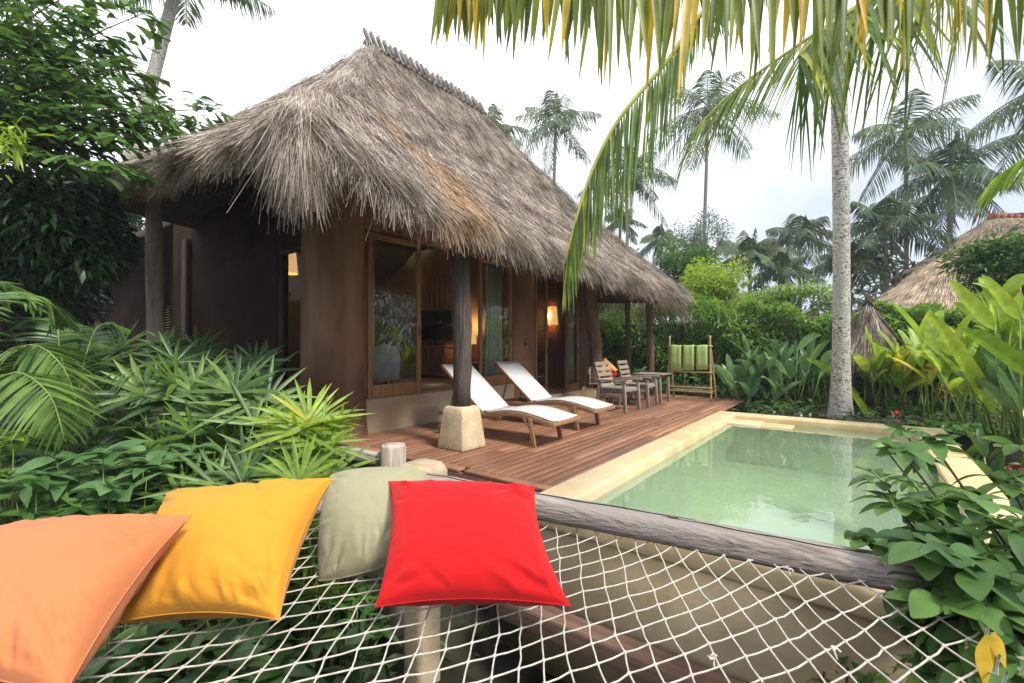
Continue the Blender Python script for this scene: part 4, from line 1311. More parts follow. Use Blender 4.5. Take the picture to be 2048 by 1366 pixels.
for (i, j), p in nodes.items():
    ins = inside(p)
    if ins:
        if p[1] > .2:
            z = p3(p)
            knots.ball((z.x, z.y, z.z), (.0078, .0078, .0066), 7, 5)
    for dj in ((1, 0), (0, 1)):
        q2 = nodes.get((i + dj[0], j + dj[1]))
        if q2 is None: continue
        i2 = inside(q2)
        if not ins and not i2: continue
        a, b_ = p, q2
        if ins and not i2: b_ = clip(p, q2)
        if i2 and not ins: a = clip(q2, p)
        A3, B3 = p3(a), p3(b_)
        for (X3, was, flag) in ((A3, a, not ins), (B3, b_, not i2)):
            if flag: X3.z = .345
        mid = (A3 + B3) / 2 + Vector((R2.normal(0, .002), R2.normal(0, .002), -.002))
        rope.tube([A3, mid, B3], .0033, 6, cap=False)
        for (X3, flag) in ((A3, not ins), (B3, not i2)):
            if flag:    # lashing up round the log
                yn = X3.y > 1.7
                if yn:
                    rope.tube([X3, X3 + Vector((0, .0, .03)), X3 + Vector((0, -.035, .075))], .0037, 6, cap=False)
hm = thing('hammock_net', 'white rope net stretched between weathered logs and cushions', 'hammock net', (-1.1, 1.0, .3))
Hi = Matrix.Translation(hm.location).inverted()
o = part('rope_mesh', rope, M['rope'], None, smooth=True); o.parent = hm; o.matrix_parent_inverse = Hi
o = part('knot', knots, M['rope'], None, smooth=True); o.parent = hm; o.matrix_parent_inverse = Hi; tag(o, kind='stuff')
b = MB()
for (px, py) in ((1575, 1187), (1425, 1325), (1665, 1330)):
    c = PZ(px, py, .24)
    c.z = float(net_z(c.x, c.y))
    for k in range(5):
        v = Vector((random.uniform(-1, 1), random.uniform(-1, 1), random.uniform(-.3, .5))).normalized()
        b.tube(smooth_path([c, c + v * .012 + Vector((0, 0, .004)), c + Vector((v.y, -v.x, 0)) * .016 + v * .01], 6), .0034, 6)
    b.tube([c, c + Vector((.01, -.03, -.01))], .003, 6)
o = part('loose_end', b, M['rope'], None, smooth=True); o.parent = hm; o.matrix_parent_inverse = Hi

# ================================================================== plants
def plant_thing(name, label, cat, loc, group=None, foliage=None, fmat=None, stems=None, smat=None, fname='foliage', sname='stem', extra=()):
    t = thing(name, label, cat, loc, group=group)
    inv = Matrix.Translation(t.location).inverted()
    for (nm, mb, mt) in ((fname, foliage, fmat), (sname, stems, smat)) + tuple(extra):
        if mb is None or mb.n == 0: continue
        o = part(nm, mb, mt, None, smooth=True); o.parent = t; o.matrix_parent_inverse = inv
    return t
def rvec(n_): 
    v = RNG.normal(0, 1, (n_, 3)); return v / np.linalg.norm(v, axis=1, keepdims=True)

def frond(fol, rib, path, n_, leafL, leafW, splay=.9, down=.35, droop=.35, fwd=.55, rr=(.02, .006), nseg=3, fold=.0, sides=(-1, 1), fil=None, start=.06, jit=.07):
    """feather frond: a rib and two rows of leaflets; leafL is a function of t"""
    k = len(path)
    P_ = np.array([tuple(p) for p in path])
    if rib is not None:
        rib.tube(path, [rr[0] + (rr[1] - rr[0]) * i / (k - 1) for i in range(k)], 6)
    tt = np.linspace(start, .995, n_)
    f = tt * (k - 1); i0 = np.minimum(f.astype(int), k - 2); w = (f - i0)[:, None]
    base = P_[i0] * (1 - w) + P_[i0 + 1] * w
    tan = P_[i0 + 1] - P_[i0]; tan /= np.linalg.norm(tan, axis=1, keepdims=True) + 1e-9
    up = np.array([0, 0, 1.0])
    s = np.cross(tan, up); s /= np.linalg.norm(s, axis=1, keepdims=True) + 1e-6
    LL = np.array([leafL(x) for x in tt])
    for sg in sides:
        d = tan * fwd + s * sg * splay + np.array([0, 0, -down]) + RNG.normal(0, jit, (n_, 3))
        fol.blades(base, d, LL * RNG.uniform(.85, 1.1, n_), leafW * RNG.uniform(.8, 1.15, n_), droop=droop * RNG.uniform(.6, 1.4, n_), nseg=nseg, prof=('lance' if nseg > 4 else 'strap'), fold=fold, tw=.15,
                   side=tan + RNG.normal(0, .15, (n_, 3)))

def coconut(name, label, cx, cy, cz, base, R_, mat, nf=20, seed=0, tr=.14, nl=34, lean=None, group='coconut palms rising behind the garden', bark=None, lw=.068, emin=-35, wind=0.0):
    global RNG
    old = RNG; RNG = np.random.default_rng(100 + seed); rr_ = random.Random(seed)
    fol, rib = MB(), MB()
    top = Vector((cx, cy, cz))
    for i in range(nf):
        az = 2 * math.pi * (i * .382) + rr_.uniform(-.2, .2)
        el = rad(82 - (82 - emin) * (i / (nf - 1)) ** .9 + rr_.uniform(-6, 6))
        Lf = R_ * rr_.uniform(.88, 1.08) * (1.0 if i > 3 else .75)
        h = Vector((math.cos(az), math.sin(az), 0))
        pts = []
        dr = rr_.uniform(.45, .75) * (1 if el > 0 else .55)
        for k in range(10):
            s = k / 9
            q_ = h * (math.cos(el) * s * Lf) + Vector((0, 0, math.sin(el) * s * Lf - dr * Lf * s ** 2 * (.35 + .65 * math.cos(max(el, 0)))))
            q_ += Vector((wind * s * s * Lf, 0, 0))
            pts.append(top + q_ + Vector((0, 0, .1)))
        frond(fol, rib, pts, nl, lambda t: R_ * .30 * (math.sin(math.pi * min(1, t * .93 + .10)) ** .6), lw, down=.45, droop=.55, rr=(.035, .008), nseg=2, start=.14)
    for k in range(9):
        a = 2 * math.pi * k / 9
        rib.ball((cx + .24 * math.cos(a), cy + .24 * math.sin(a), cz - .15 - .1 * (k % 3)), .13, 7, 5)
    tk = MB()
    b0 = Vector(base)
    pts = [lerp(b0, top, i / 12) + Vector((0, 0, 0)) + (Vector(lean) * math.sin(math.pi * i / 12) if lean else Vector()) for i in range(13)]
    tk.tube(pts, [tr * (1.5 if i == 0 else 1.0 - .35 * i / 12) for i in range(13)], 9, wob=.03)
    t = plant_thing(name, label, 'palm tree', base, group, fol, mat, tk, bark or M['farbark'], 'crown', 'trunk', extra=(('frond_rib', rib, M['stalk']),))
    RNG = old
    return t
GB = 0.0
def palm_at(px, py, d, pxR, label, seed, basepx=None, mat='l_palmfar', **k):
    c = P(px, py, d); R_ = pxR / FPX * d * 1.12
    bx = P(basepx if basepx is not None else px, HOR, d)
    return coconut('coconut_palm', label, c.x, c.y, c.z, (bx.x, bx.y, -.2), R_, M[mat], seed=seed, **k)
palm_at(985, 262, 30, 78, 'coconut palm crown just showing over the ridge sticks of the villa', 1, nf=16)
palm_at(1112, 240, 34, 92, 'slender coconut palm standing alone right of the villa ridge', 2, basepx=1098, nf=17, tr=.16)
palm_at(1255, 345, 30, 95, 'dark coconut palm half hidden behind the hanging green frond', 3, nf=17, mat='l_palmdark')
palm_at(1418, 215, 30, 118, 'tall coconut palm with a thin bare trunk left of the big spotted trunk', 4, basepx=1400, nf=18, tr=.14)
palm_at(1815, 262, 26, 118, 'tall coconut palm right of the big spotted trunk', 5, basepx=1812, nf=16, tr=.15)
palm_at(1905, 345, 24, 125, 'dense dark coconut palm with a brown shaggy neck at the right', 6, basepx=1893, nf=20, mat='l_palmdark', tr=.17, emin=-55, nl=44)
palm_at(2130, 165, 18, 165, 'coconut palm reaching in from beyond the right edge', 7, basepx=2130, nf=16, mat='l_palmfar', tr=.15)
palm_at(1322, 478, 38, 52, 'small distant coconut palm above the pale airy tree', 8, nf=15)
palm_at(1600, 478, 30, 88, 'young coconut palm rising left of the big spotted trunk', 9, nf=17, emin=-10)
palm_at(1500, 512, 26, 85, 'low coconut palm above the bright green tree', 10, nf=16, emin=-10)
palm_at(1770, 455, 23, 105, 'upright coconut palm between the big spotted trunk and the thatched hut', 11, nf=18, mat='l_palmdark', emin=-15)
palm_at(1240, 440, 36, 50, 'small distant coconut palm over the villa eave', 12, nf=14)
palm_at(1700, 530, 24, 80, 'low coconut palm directly behind the spotted trunk', 13, nf=14, emin=0)
palm_at(1560, 545, 24, 70, 'low coconut palm behind the hedge, left of the spotted trunk', 15, nf=14, emin=0, mat='l_palmdark')
# leaning palm at the upper left
c = P(362, -70, 16)
b0 = P(232, 330, 16.0); b1 = P(140, HOR, 16)
coconut('coconut_palm', 'leaning coconut palm with a pale trunk at the upper left', c.x, c.y, c.z + .2, (b1.x, b1.y, -.4), 3.0, M['l_palmfar'], seed=14, nf=14, tr=.27, lean=(0.0, 0, 0), bark=M['palm_bark'], emin=-20)
# the big spotted trunk behind the pool; its crown spreads above the picture
bt = P(1680, 836, 9.0); tp = P(1672, -330, 8.6)
def ringed_trunk(base, top, r0, r1, k=60):
    mb = MB()
    pts, rr = [], []
    for i in range(k + 1):
        s = i / k
        pts.append(lerp(base, top, s) + Vector((.05 * math.sin(s * 4), .04 * math.sin(s * 5), 0)))
        rr.append((r0 + (r1 - r0) * s) * (1 + .025 * (i % 2)) + .10 * math.exp(-s * 22))
    mb.tube(pts, rr, 22, wob=.012); return mb
RNG = np.random.default_rng(77)
fol, rib = MB(), MB()
ctop = Vector(tp)
for i in range(18):
    az = 2.4 * i + .3; el = rad(75 - 90 * i / 17)
    pts = [ctop + Vector((math.cos(az) * math.cos(el) * 3.6 * s, math.sin(az) * math.cos(el) * 3.6 * s, math.sin(el) * 3.6 * s - 1.5 * s * s)) for s in np.linspace(0, 1, 11)]
    frond(fol, rib, pts, 50, lambda t: .95 * math.sin(math.pi * min(1, t * .93 + .10)) ** .6, .045, down=.4, droop=.55, rr=(.04, .01), nseg=3, start=.12)
plant_thing('coconut_palm', 'big coconut palm trunk speckled grey and white behind the pool', 'palm tree', (bt.x, bt.y, -.15), None, fol, M['l_palmfar'],
            ringed_trunk(Vector((bt.x, bt.y, -.2)), ctop, .145, .125), M['palm_bark'], 'crown', 'trunk', extra=(('frond_rib', rib, M['stalk']),))

# ---------------- the palm overhead: its crown hangs just right of the viewer
RNG = np.random.default_rng(31)
crown = Vector((2.3, 2.3, 3.35))
op = thing('overhanging_palm', 'yellowing green coconut fronds hanging into the top of the view', 'palm tree', (2.5, 2.0, -.98))
inv = Matrix.Translation(op.location).inverted()
def near_frond(label, pts, n_, LL, W_, mat, **k):
    fol, rib = MB(), MB()
    path = smooth_path(pts, 40)
    frond(fol, rib, path, n_, LL, W_, **k)
    r = part('frond', rib, M['yrachis'], None, smooth=True); r.parent = op; r.matrix_parent_inverse = inv
    if label: r['label'] = label
    f = part('leaflets', fol, M[mat], None); f.parent = r
    return r
tk = MB(); tk.tube([(2.5, 2.0, -1.0), (2.42, 2.1, 1.2), (2.3, 2.25, 3.3)], [.20, .15, .13], 16, wob=.02)
o = part('trunk', tk, M['palm_bark'], None, smooth=True); o.parent = op; o.matrix_parent_inverse = inv
near_frond('yellow and orange frond hanging straight down along the top edge',
           [crown, P(2100, -150, 1.95), P(1850, -95, 1.85), P(1550, -60, 1.80), P(1250, -50, 1.8), P(1000, -48, 1.85), P(880, -35, 1.9)],
           84, lambda t: .54 * (1 - .5 * max(0, (t - .45) / .55) ** 1.1) * random.uniform(.5, 1.0), .034, 'l_near', splay=.04, down=1.0, droop=.05, fwd=.04, rr=(.022, .006), nseg=5, fold=.25, start=.16, jit=.075)
near_frond('arching green frond ending in a drooping tip before the villa roof',
           [crown, P(1850, -180, 2.4), P(1600, -95, 2.8), P(1425, 5, 3.0), P(1335, 120, 3.05), P(1240, 235, 3.05), P(1185, 340, 3.05), P(1152, 440, 3.05), P(1130, 530, 3.05)],
           104, lambda t: .85 * (.30 + .70 * float(sst(.38, .54, t))) * (1 - .60 * max(0, (t - .50) / .50) ** 1.0) * random.uniform(.75, 1), .019, 'l_near2', splay=.10, down=1.0, droop=.15, fwd=.10, rr=(.024, .006), nseg=5, fold=.25, start=.22, jit=.05)
near_frond('broad frond seen end on with leaflets fanning to the right',
           [crown, P(2080, -190, 2.5), P(1900, -70, 2.55), P(1760, -10, 2.6), P(1660, 50, 2.65), P(1600, 110, 2.7)],
           46, lambda t: .66 * (1 - .35 * t), .034, 'l_near2', splay=.55, down=.55, droop=.60, fwd=-.05, rr=(.024, .01), nseg=6, fold=.25, start=.24, sides=(-1, 1), jit=.10)
near_frond('frond with thin leaflets streaming down to the left',
           [crown, P(2000, -190, 2.8), P(1820, -60, 3.1), P(1700, 20, 3.2), P(1580, 100, 3.3), P(1470, 180, 3.4), P(1380, 270, 3.5)],
           64, lambda t: .75 * (1 - .5 * t), .016, 'l_near2', splay=.35, down=.55, droop=.35, fwd=.8, rr=(.024, .006), nseg=5, fold=.2, start=.24, jit=.07)
near_frond('yellow frond tip entering at the right edge',
           [Vector((2.4, 2.5, 3.0)), P(2350, 180, 3.4), P(2160, 250, 3.6), P(2060, 310, 3.7), P(1998, 352, 3.8)],
           34, lambda t: .42 * (1 - .4 * t), .026, 'l_lime', splay=.35, down=.35, droop=.3, fwd=.8, rr=(.02, .005), nseg=4, fold=.2, start=.3)

# ---------------- trees and hedge behind the pool
def bushy(name, label, cat, center, radii, n_, L_, W_, mat, clumps=12, trunk=None, seed=0, group=None, dens=1.0, prof='leaf', droop=.3, nseg=2, up=.2, tmat='bark', limbs=6, crad=.42):
    global RNG
    old = RNG; RNG = np.random.default_rng(500 + seed)
    c = np.array(center); r = np.array(radii)
    cl = rvec(clumps) * (RNG.random((clumps, 1)) ** .45) * r * .72 + c
    cs = RNG.uniform(.6, 1.2, clumps) * crad
    pick = RNG.integers(0, clumps, n_)
    v = rvec(n_)
    rr_ = RNG.random(n_) ** .5
    p = cl[pick] + v * (rr_ * cs[pick])[:, None] * r
    d = v * np.array([1, 1, .6]) + RNG.normal(0, .5, (n_, 3)) + np.array([0, 0, up])
    fol = MB(); fol.blades(p, d, RNG.uniform(.6, 1.2, n_) * L_, RNG.uniform(.7, 1.2, n_) * W_, droop=droop, nseg=nseg, prof=prof, tw=.6)
    st = None
    base = tuple(trunk[0]) if trunk else (center[0], center[1], gz(center[0], center[1]))
    st = MB()
    b0 = Vector(base); tc = Vector(center)
    r0 = trunk[1] if trunk else .03
    fork = lerp(b0, tc, .6)
    st.tube([b0, lerp(b0, fork, .5) + Vector((.05 * r0 * 8, .02, 0)), fork], [r0 * 1.2, r0, r0 * .8], 9, wob=.05)
    for k in range(min(limbs, clumps)):
        e = Vector(cl[k])
        st.tube([fork, lerp(fork, e, .5) + Vector((0, 0, .1 * radii[2])), e], [r0 * .6, r0 * .35, r0 * .15], 6)
    t = plant_thing(name, label, cat, base, group, fol, M[mat], st, M[tmat], 'crown' if trunk else 'foliage', 'trunk' if trunk else 'stem')
    RNG = old
    return t
# hedge
hb = MB(); n_ = 30000
RNG = np.random.default_rng(41)
hx = RNG.uniform(-9.5, 2.2, n_); u = RNG.random(n_)
topz = 2.42 - .45 * sst(-1.5, 0.3, hx) + .25 * np.sin(hx * 1.1) + .15 * np.sin(hx * 2.9 + 1) + .1 * np.sin(hx * 7)
isT = u < .35
hz = np.where(isT, topz - RNG.random(n_) ** 2 * .35, RNG.uniform(-.1, 1, n_) * topz)
hy = np.where(isT, 13.5 + RNG.uniform(0, 1.3, n_), 13.3 + .25 * np.sin(hx * 2.3 + hz * 3) + RNG.exponential(.18, n_))
d = np.stack([RNG.normal(0, .7, n_), -np.abs(RNG.normal(.5, .5, n_)), RNG.normal(.15, .5, n_) + .5 * isT], 1)
hb.blades(np.stack([hx, hy, hz], 1), d, RNG.uniform(.10, .26, n_), RNG.uniform(.03, .07, n_), droop=.4, nseg=2, prof='leaf', tw=.5)
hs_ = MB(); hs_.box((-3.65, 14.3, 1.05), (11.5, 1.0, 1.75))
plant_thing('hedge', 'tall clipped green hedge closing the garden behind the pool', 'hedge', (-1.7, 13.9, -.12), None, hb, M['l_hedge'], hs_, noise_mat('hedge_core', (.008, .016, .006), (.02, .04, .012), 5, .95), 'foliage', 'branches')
# far mass of trees
RNG = np.random.default_rng(42)
fb = MB(); n_ = 26000
ang = RNG.uniform(-40, 62, n_)                     # degrees right of +Y
dist = RNG.uniform(27, 40, n_)
fx = np.sin(np.radians(ang)) * dist; fy = np.cos(np.radians(ang)) * dist
hmax = 4.6 + 1.3 * np.sin(ang * .21) + 1.0 * np.sin(ang * .53 + 1) + .6 * np.sin(ang * 1.3) + (dist - 27) * .10
fz = RNG.random(n_) ** .7 * hmax
fb.blades(np.stack([fx, fy, fz], 1), rvec(n_) + np.array([0, 0, .2]), RNG.uniform(.3, .7, n_), RNG.uniform(.10, .22, n_), droop=.5, nseg=2, tw=.6)
o = part('distant_trees', fb, M['l_palmfar']); tag(o, 'hazy mass of far trees behind the hedge and the palms', 'trees', kind='stuff')

cc = P(1430, 575, 15.0)
bushy('garden_tree', 'small tree with fresh yellow green leaves behind the towel rack', 'tree', (cc.x, cc.y, cc.z), (1.15, 1.15, 1.15), 9000, .13, .05, 'l_lime', 16, ((P(1422, 690, 15).x, P(1422, 690, 15).y, -.1), .10), 1)
cc = P(1365, 520, 17.0)
bushy('garden_tree', 'darker leafy tree between the villa eave and the yellow green one', 'tree', (cc.x, cc.y, cc.z), (1.3, 1.2, 1.2), 6500, .14, .05, 'l_mid', 14, ((cc.x, cc.y, -.1), .09), 2)
cc = P(1405, 470, 26.0)
bushy('garden_tree', 'pale airy tree with sparse leaves against the sky', 'tree', (cc.x, cc.y, cc.z), (2.1, 2.0, 2.0), 4200, .16, .07, 'l_airy', 26, ((cc.x, cc.y, -.1), .10), 3, crad=.32, limbs=14)
cc = P(1560, 600, 16.5)
bushy('garden_tree', 'light feathery shrub tree rising over the hedge left of the big trunk', 'tree', (cc.x, cc.y, cc.z), (1.9, 1.2, .8), 6500, .14, .045, 'l_bright', 16, ((cc.x, cc.y, -.1), .08), 4)
cc = P(1990, 528, 11.0)
bushy('garden_tree', 'dark glossy tree in front of the tile ridged roof', 'tree', (cc.x + .3, cc.y, cc.z), (1.25, 1.0, .72), 6500, .17, .07, 'l_mid', 26, ((cc.x + .6, cc.y, -.1), .09), 5)
cc = P(1200, 640, 15.5)
bushy('garden_tree', 'dark tree behind the far corner of the deck roof', 'tree', (cc.x, cc.y, cc.z), (1.2, 1.0, 1.3), 4500, .16, .06, 'l_mid', 12, ((cc.x, cc.y, -.1), .08), 6)

# ---------------- small thatched things beyond the pool
def cone_thatch(name, label, cat, apex, R_, H_, n_, matk, basek, sticks=True, group=None, seed=0, Lr=(.2, .5), squash=1.0, W_=(.008, .016), ridge=(0, 0, 0)):
    rv = np.array(ridge, dtype=float); rn = np.linalg.norm(rv) + 1e-9
    def shift(a_): return np.clip((np.cos(a_) * rv[0] + np.sin(a_) * rv[1]) / rn * 4, 0, 1)
    global RNG
    RNG = np.random.default_rng(900 + seed)
    t = thing(name, label, cat, (apex[0], apex[1], gz(apex[0], apex[1])), group=group)
    inv = Matrix.Translation(t.location).inverted()
    mb = MB(); k = 40; vs, fs = [], []
    rings = 12
    for i in range(rings + 1):
        s = i / rings
        rr_ = R_ * (s ** .9) * (1 - .12 * math.sin(math.pi * s)) + .02
        for j in range(k):
            a = 2 * math.pi * j / k
            w_ = float(shift(a))
            vs.append((apex[0] + math.cos(a) * rr_ + rv[0] * w_, apex[1] + math.sin(a) * rr_ * squash + rv[1] * w_, apex[2] - H_ * s))
    for i in range(rings):
        for j in range(k): fs.append((i * k + j, i * k + (j + 1) % k, (i + 1) * k + (j + 1) % k, (i + 1) * k + j))
    mb.add(vs, np.array(fs))
    o = part('roof', mb, M[basek], None, smooth=True); o.parent = t; o.matrix_parent_inverse = inv
    st = MB()
    s = RNG.random(n_) ** .5; a = RNG.random(n_) * 2 * math.pi
    rr_ = R_ * (s ** .9) * (1 - .12 * np.sin(np.pi * s)) + .03
    p = np.stack([apex[0] + np.cos(a) * rr_, apex[1] + np.sin(a) * rr_ * squash, apex[2] - H_ * s + .02], 1)
    if rn > .1:
        bw = RNG.random(n_)          # the long sides between the two ridge ends get straw too
        perp = np.array([-rv[1], rv[0]]) / rn
        sidep = RNG.random(n_) < .45
        sg_ = -np.sign(perp[0] * apex[0] + perp[1] * apex[1])
        a = np.where(sidep, math.atan2(perp[1] * sg_, perp[0] * sg_), a)
        p[sidep, 0] = apex[0] + np.cos(a[sidep]) * rr_[sidep]; p[sidep, 1] = apex[1] + np.sin(a[sidep]) * rr_[sidep]
        wgt = np.where(sidep, bw, shift(a)); p[:, 0] += rv[0] * wgt; p[:, 1] += rv[1] * wgt
    d = np.stack([np.cos(a) * R_, np.sin(a) * R_ * squash, -np.full(n_, H_)], 1); d /= np.linalg.norm(d, axis=1, keepdims=True)
    st.blades(p, d + RNG.normal(0, .08, (n_, 3)), RNG.uniform(*Lr, n_), RNG.uniform(*W_, n_), droop=.12, nseg=2, prof='straw', tw=.9)
    so = part('straw', st, M[matk], None); so.parent = o
    return t, inv, o
ap = P(1737, 604, 10.1)
t, inv, o = cone_thatch('thatched_shrine', 'small cone of grey thatch tied with crossed sticks behind the big trunk', 'shrine', ap, .60, 1.28, 5200, 'straw', 'thatch_base', seed=1, Lr=(.15, .4))
b = MB(); b.tube([ap + Vector((0, 0, -.1)), ap + Vector((0, 0, .18))], [.07, .05], 10, wob=.1)
for (dx, dz) in ((.30, .10), (-.30, .02), (.22, .22), (-.16, .24)):
    b.tube([ap + Vector((-dx, -.06, -.22)), ap + Vector((dx * .7, -.06, dz))], [.022, .018], 6)
b.tube([ap + Vector((.02, 0, -.02)), ap + Vector((.66, -.30, -1.1))], [.03, .022], 7); b.tube([ap + Vector((-.02, 0, -.02)), ap + Vector((-.64, -.35, -.55))], [.03, .022], 7)
s_ = part('crossed_sticks', b, M['postwood'], None, smooth=True); s_.parent = t; s_.matrix_parent_inverse = inv
b = MB(); b.tube([(ap.x, ap.y, -.15), (ap.x, ap.y, ap.z - .9)], [.10, .09], 10); b.box((ap.x, ap.y, ap.z - 1.25), (.7, .7, .06))
s_ = part('stand', b, M['trunkwood'], None); s_.parent = t; s_.matrix_parent_inverse = inv
ap = P(1905, 505, 16.5)
t, inv, o = cone_thatch('thatched_hut', 'tan thatched hut roof showing over the hedge at the right', 'hut', ap, 3.5, 2.45, 15000, 'straw_tan', 'thatch_tan_base', seed=2, Lr=(.25, .6), W_=(.014, .028))
b = MB(); b.tube([(ap.x, ap.y, -.1), (ap.x, ap.y, ap.z - 2.3)], [2.6, 2.6], 24); s_ = part('wall', b, M['mud'], None); s_.parent = t; s_.matrix_parent_inverse = inv
ap = P(1992, 434, 21)
rdg = P(2250, 434, 21) - ap
t, inv, o = cone_thatch('thatched_hut', 'tan thatched roof with a terracotta tile ridge at the right edge', 'hut', ap, 3.4, 2.3, 13000, 'straw_tan', 'thatch_tan_base', seed=3, Lr=(.3, .6), W_=(.02, .035), ridge=tuple(rdg))
b = MB(); b.tube([(ap.x, ap.y, -.1), (ap.x, ap.y, ap.z - 2.1)], [2.6, 2.6], 24); s_ = part('wall', b, M['mud'], None); s_.parent = t; s_.matrix_parent_inverse = inv
for k in range(20):
    b = MB(); a_ = lerp(ap, ap + rdg, k / 19); b.tube([a_ + Vector((0, 0, -.02)) - rdg * .028, a_ + Vector((0, 0, .06)) + rdg * .02], [.20, .15], 12)
    s_ = part('ridge_tile', b, M['tile'], None, smooth=True); s_.parent = o

# ---------------- big paddle-leaved plants
def heliconia(label, cx, cy, n_, hgt, spread, mat, seed, leafL=(.7, 1.05), leafW=(.13, .22), flowers=0, group='paddle leaved plants round the pool', lean=(0, 0), zb=None):
    global RNG
    RNG = np.random.default_rng(1300 + seed)
    z0 = gz(cx, cy) if zb is None else zb
    fol, st, fls = MB(), MB(), []
    for i in range(n_):
        bx, by = cx + RNG.normal(0, spread * .4), cy + RNG.normal(0, spread * .35)
        az = RNG.random() * 6.28; tl = abs(RNG.normal(0, .28)) + .08
        H = hgt * RNG.uniform(.45, .8)
        dv = Vector((math.cos(az) * tl + lean[0], math.sin(az) * tl + lean[1], 1)).normalized()
        b0 = Vector((bx, by, z0)); tp_ = b0 + dv * H
        st.tube([b0, lerp(b0, tp_, .5), tp_], [.016, .013, .008], 6)
        for k in range(RNG.integers(3, 6)):
            s = RNG.uniform(.55, 1.0)
            q_ = lerp(b0, tp_, s)
            a2 = az + RNG.normal(0, 1.2)
            tilt = RNG.uniform(.15, .9)
            dd = Vector((math.cos(a2) * tilt, math.sin(a2) * tilt, 1)).normalized()
            fol.blades([tuple(q_)], [tuple(dd)], RNG.uniform(*leafL), RNG.uniform(*leafW), droop=RNG.uniform(.12, .55), nseg=9, prof='paddle', fold=RNG.uniform(.15, .5), tw=.45)
    for i in range(flowers):
        bx, by = cx + RNG.normal(0, spread * .4), cy + RNG.normal(0, spread * .3)
        zt = z0 + hgt * RNG.uniform(.4, .7)
        st.tube([(bx, by, z0), (bx, by, zt)], .008, 5)
        fl = MB(); fls.append(fl)
        for k in range(6):
            a = k * 2.4
            fl.blades([(bx, by, zt - .03 * k)], [(math.cos(a), math.sin(a), .5)], .14, .035, droop=.1, nseg=3, fold=.5)
    return plant_thing('paddle_leaf_plant', label, 'plant', (cx, cy, z0), group, fol, M[mat], st, M['stalk'], extra=tuple(('flower', fl, M['flower_o']) for fl in fls))
def hel_px(label, px, d, *a, **k):
    c = P(px, HOR, d); return heliconia(label, c.x, c.y, *a, **k)
hel_px('deep green paddle leaf clump beside the towel rack', 1480, 11.2, 16, 2.0, .75, 'l_broad', 1, leafL=(.7, 1.1), leafW=(.16, .27))
hel_px('green paddle leaf clump left of the big trunk', 1572, 10.6, 13, 1.75, .7, 'l_broad', 2)
hel_px('low green clump at the foot of the big trunk', 1625, 10.4, 8, .9, .5, 'l_mid', 3, leafL=(.35, .6), leafW=(.07, .12))
hel_px('bright yellow green paddle leaf clump right of the big trunk', 1765, 9.6, 15, 1.6, .6, 'l_lime', 4, flowers=1)
hel_px('tall bright paddle leaf clump behind the far right pool corner', 1860, 9.3, 17, 1.85, .75, 'l_lime', 5, flowers=2)
hel_px('lime paddle leaf clump with orange flowers near the right edge', 1950, 8.0, 14, 1.7, .6, 'l_lime', 6, flowers=4)
hel_px('tallest paddle leaf clump at the right edge', 2035, 6.6, 14, 2.6, .5, 'l_lime', 7, leafL=(.8, 1.15), leafW=(.15, .22), flowers=2, lean=(-.1, 0))
hel_px('mixed green clump along the right side of the pool', 2010, 5.2, 11, 1.6, .55, 'l_mid', 8, leafL=(.4, .7), leafW=(.08, .13), flowers=2)
hel_px('shaded clump outside the right pool wall', 2090, 6.2, 12, 1.8, .6, 'l_broad', 9)
hel_px('green clump behind the bright ones under the hedge', 1800, 11.4, 14, 1.9, 1.0, 'l_broad', 10)
# two or three long single leaves the photo shows clearly
RNG = np.random.default_rng(1)
fl = MB()
for (a_, b_, da, db, w, dr) in (((1990, 830), (1850, 605), 6.3, 5.9, .20, .10), ((2070, 760), (1905, 640), 5.6, 5.4, .20, .2), ((1720, 800), (1590, 692), 9.3, 9.1, .15, .25), ((2040, 640), (1965, 550), 5.8, 5.8, .16, .0),
                                ((1990, 660), (1900, 560), 6.2, 6.3, .19, .0), ((1745, 850), (1680, 750), 9.0, 8.9, .12, .2)):
    A_, B_ = P(*a_, da), P(*b_, db)
    v = B_ - A_; L_ = v.length; v.z += dr * L_
    fl.blades([tuple(A_)], [tuple(v)], L_, w, droop=dr, nseg=12, prof='paddle', fold=.35, side=[(.75, .35, .55)])
    st_ = None
cpl = P(2000, HOR, 6.2)
stl = MB()
for (a_, da, bx) in (((1990, 830), 6.3, 2010), ((2070, 760), 5.6, 2040), ((1720, 800), 9.3, 1735), ((2040, 640), 5.8, 2042), ((1990, 660), 6.2, 2015), ((1745, 850), 9.0, 1750)):
    A_ = P(*a_, da); G_ = P(bx, HOR, da); stl.tube([(G_.x, G_.y, gz(G_.x, G_.y)), tuple(lerp(Vector((G_.x, G_.y, gz(G_.x, G_.y))), A_, .5)), tuple(A_)], [.016, .014, .009], 6)
plant_thing('paddle_leaf_plant', 'long arching yellow green leaves leaning over the right side of the pool', 'plant', (cpl.x, cpl.y, gz(cpl.x, cpl.y)), 'paddle leaved plants round the pool', fl, M['l_lime'], stl, M['stalk'])

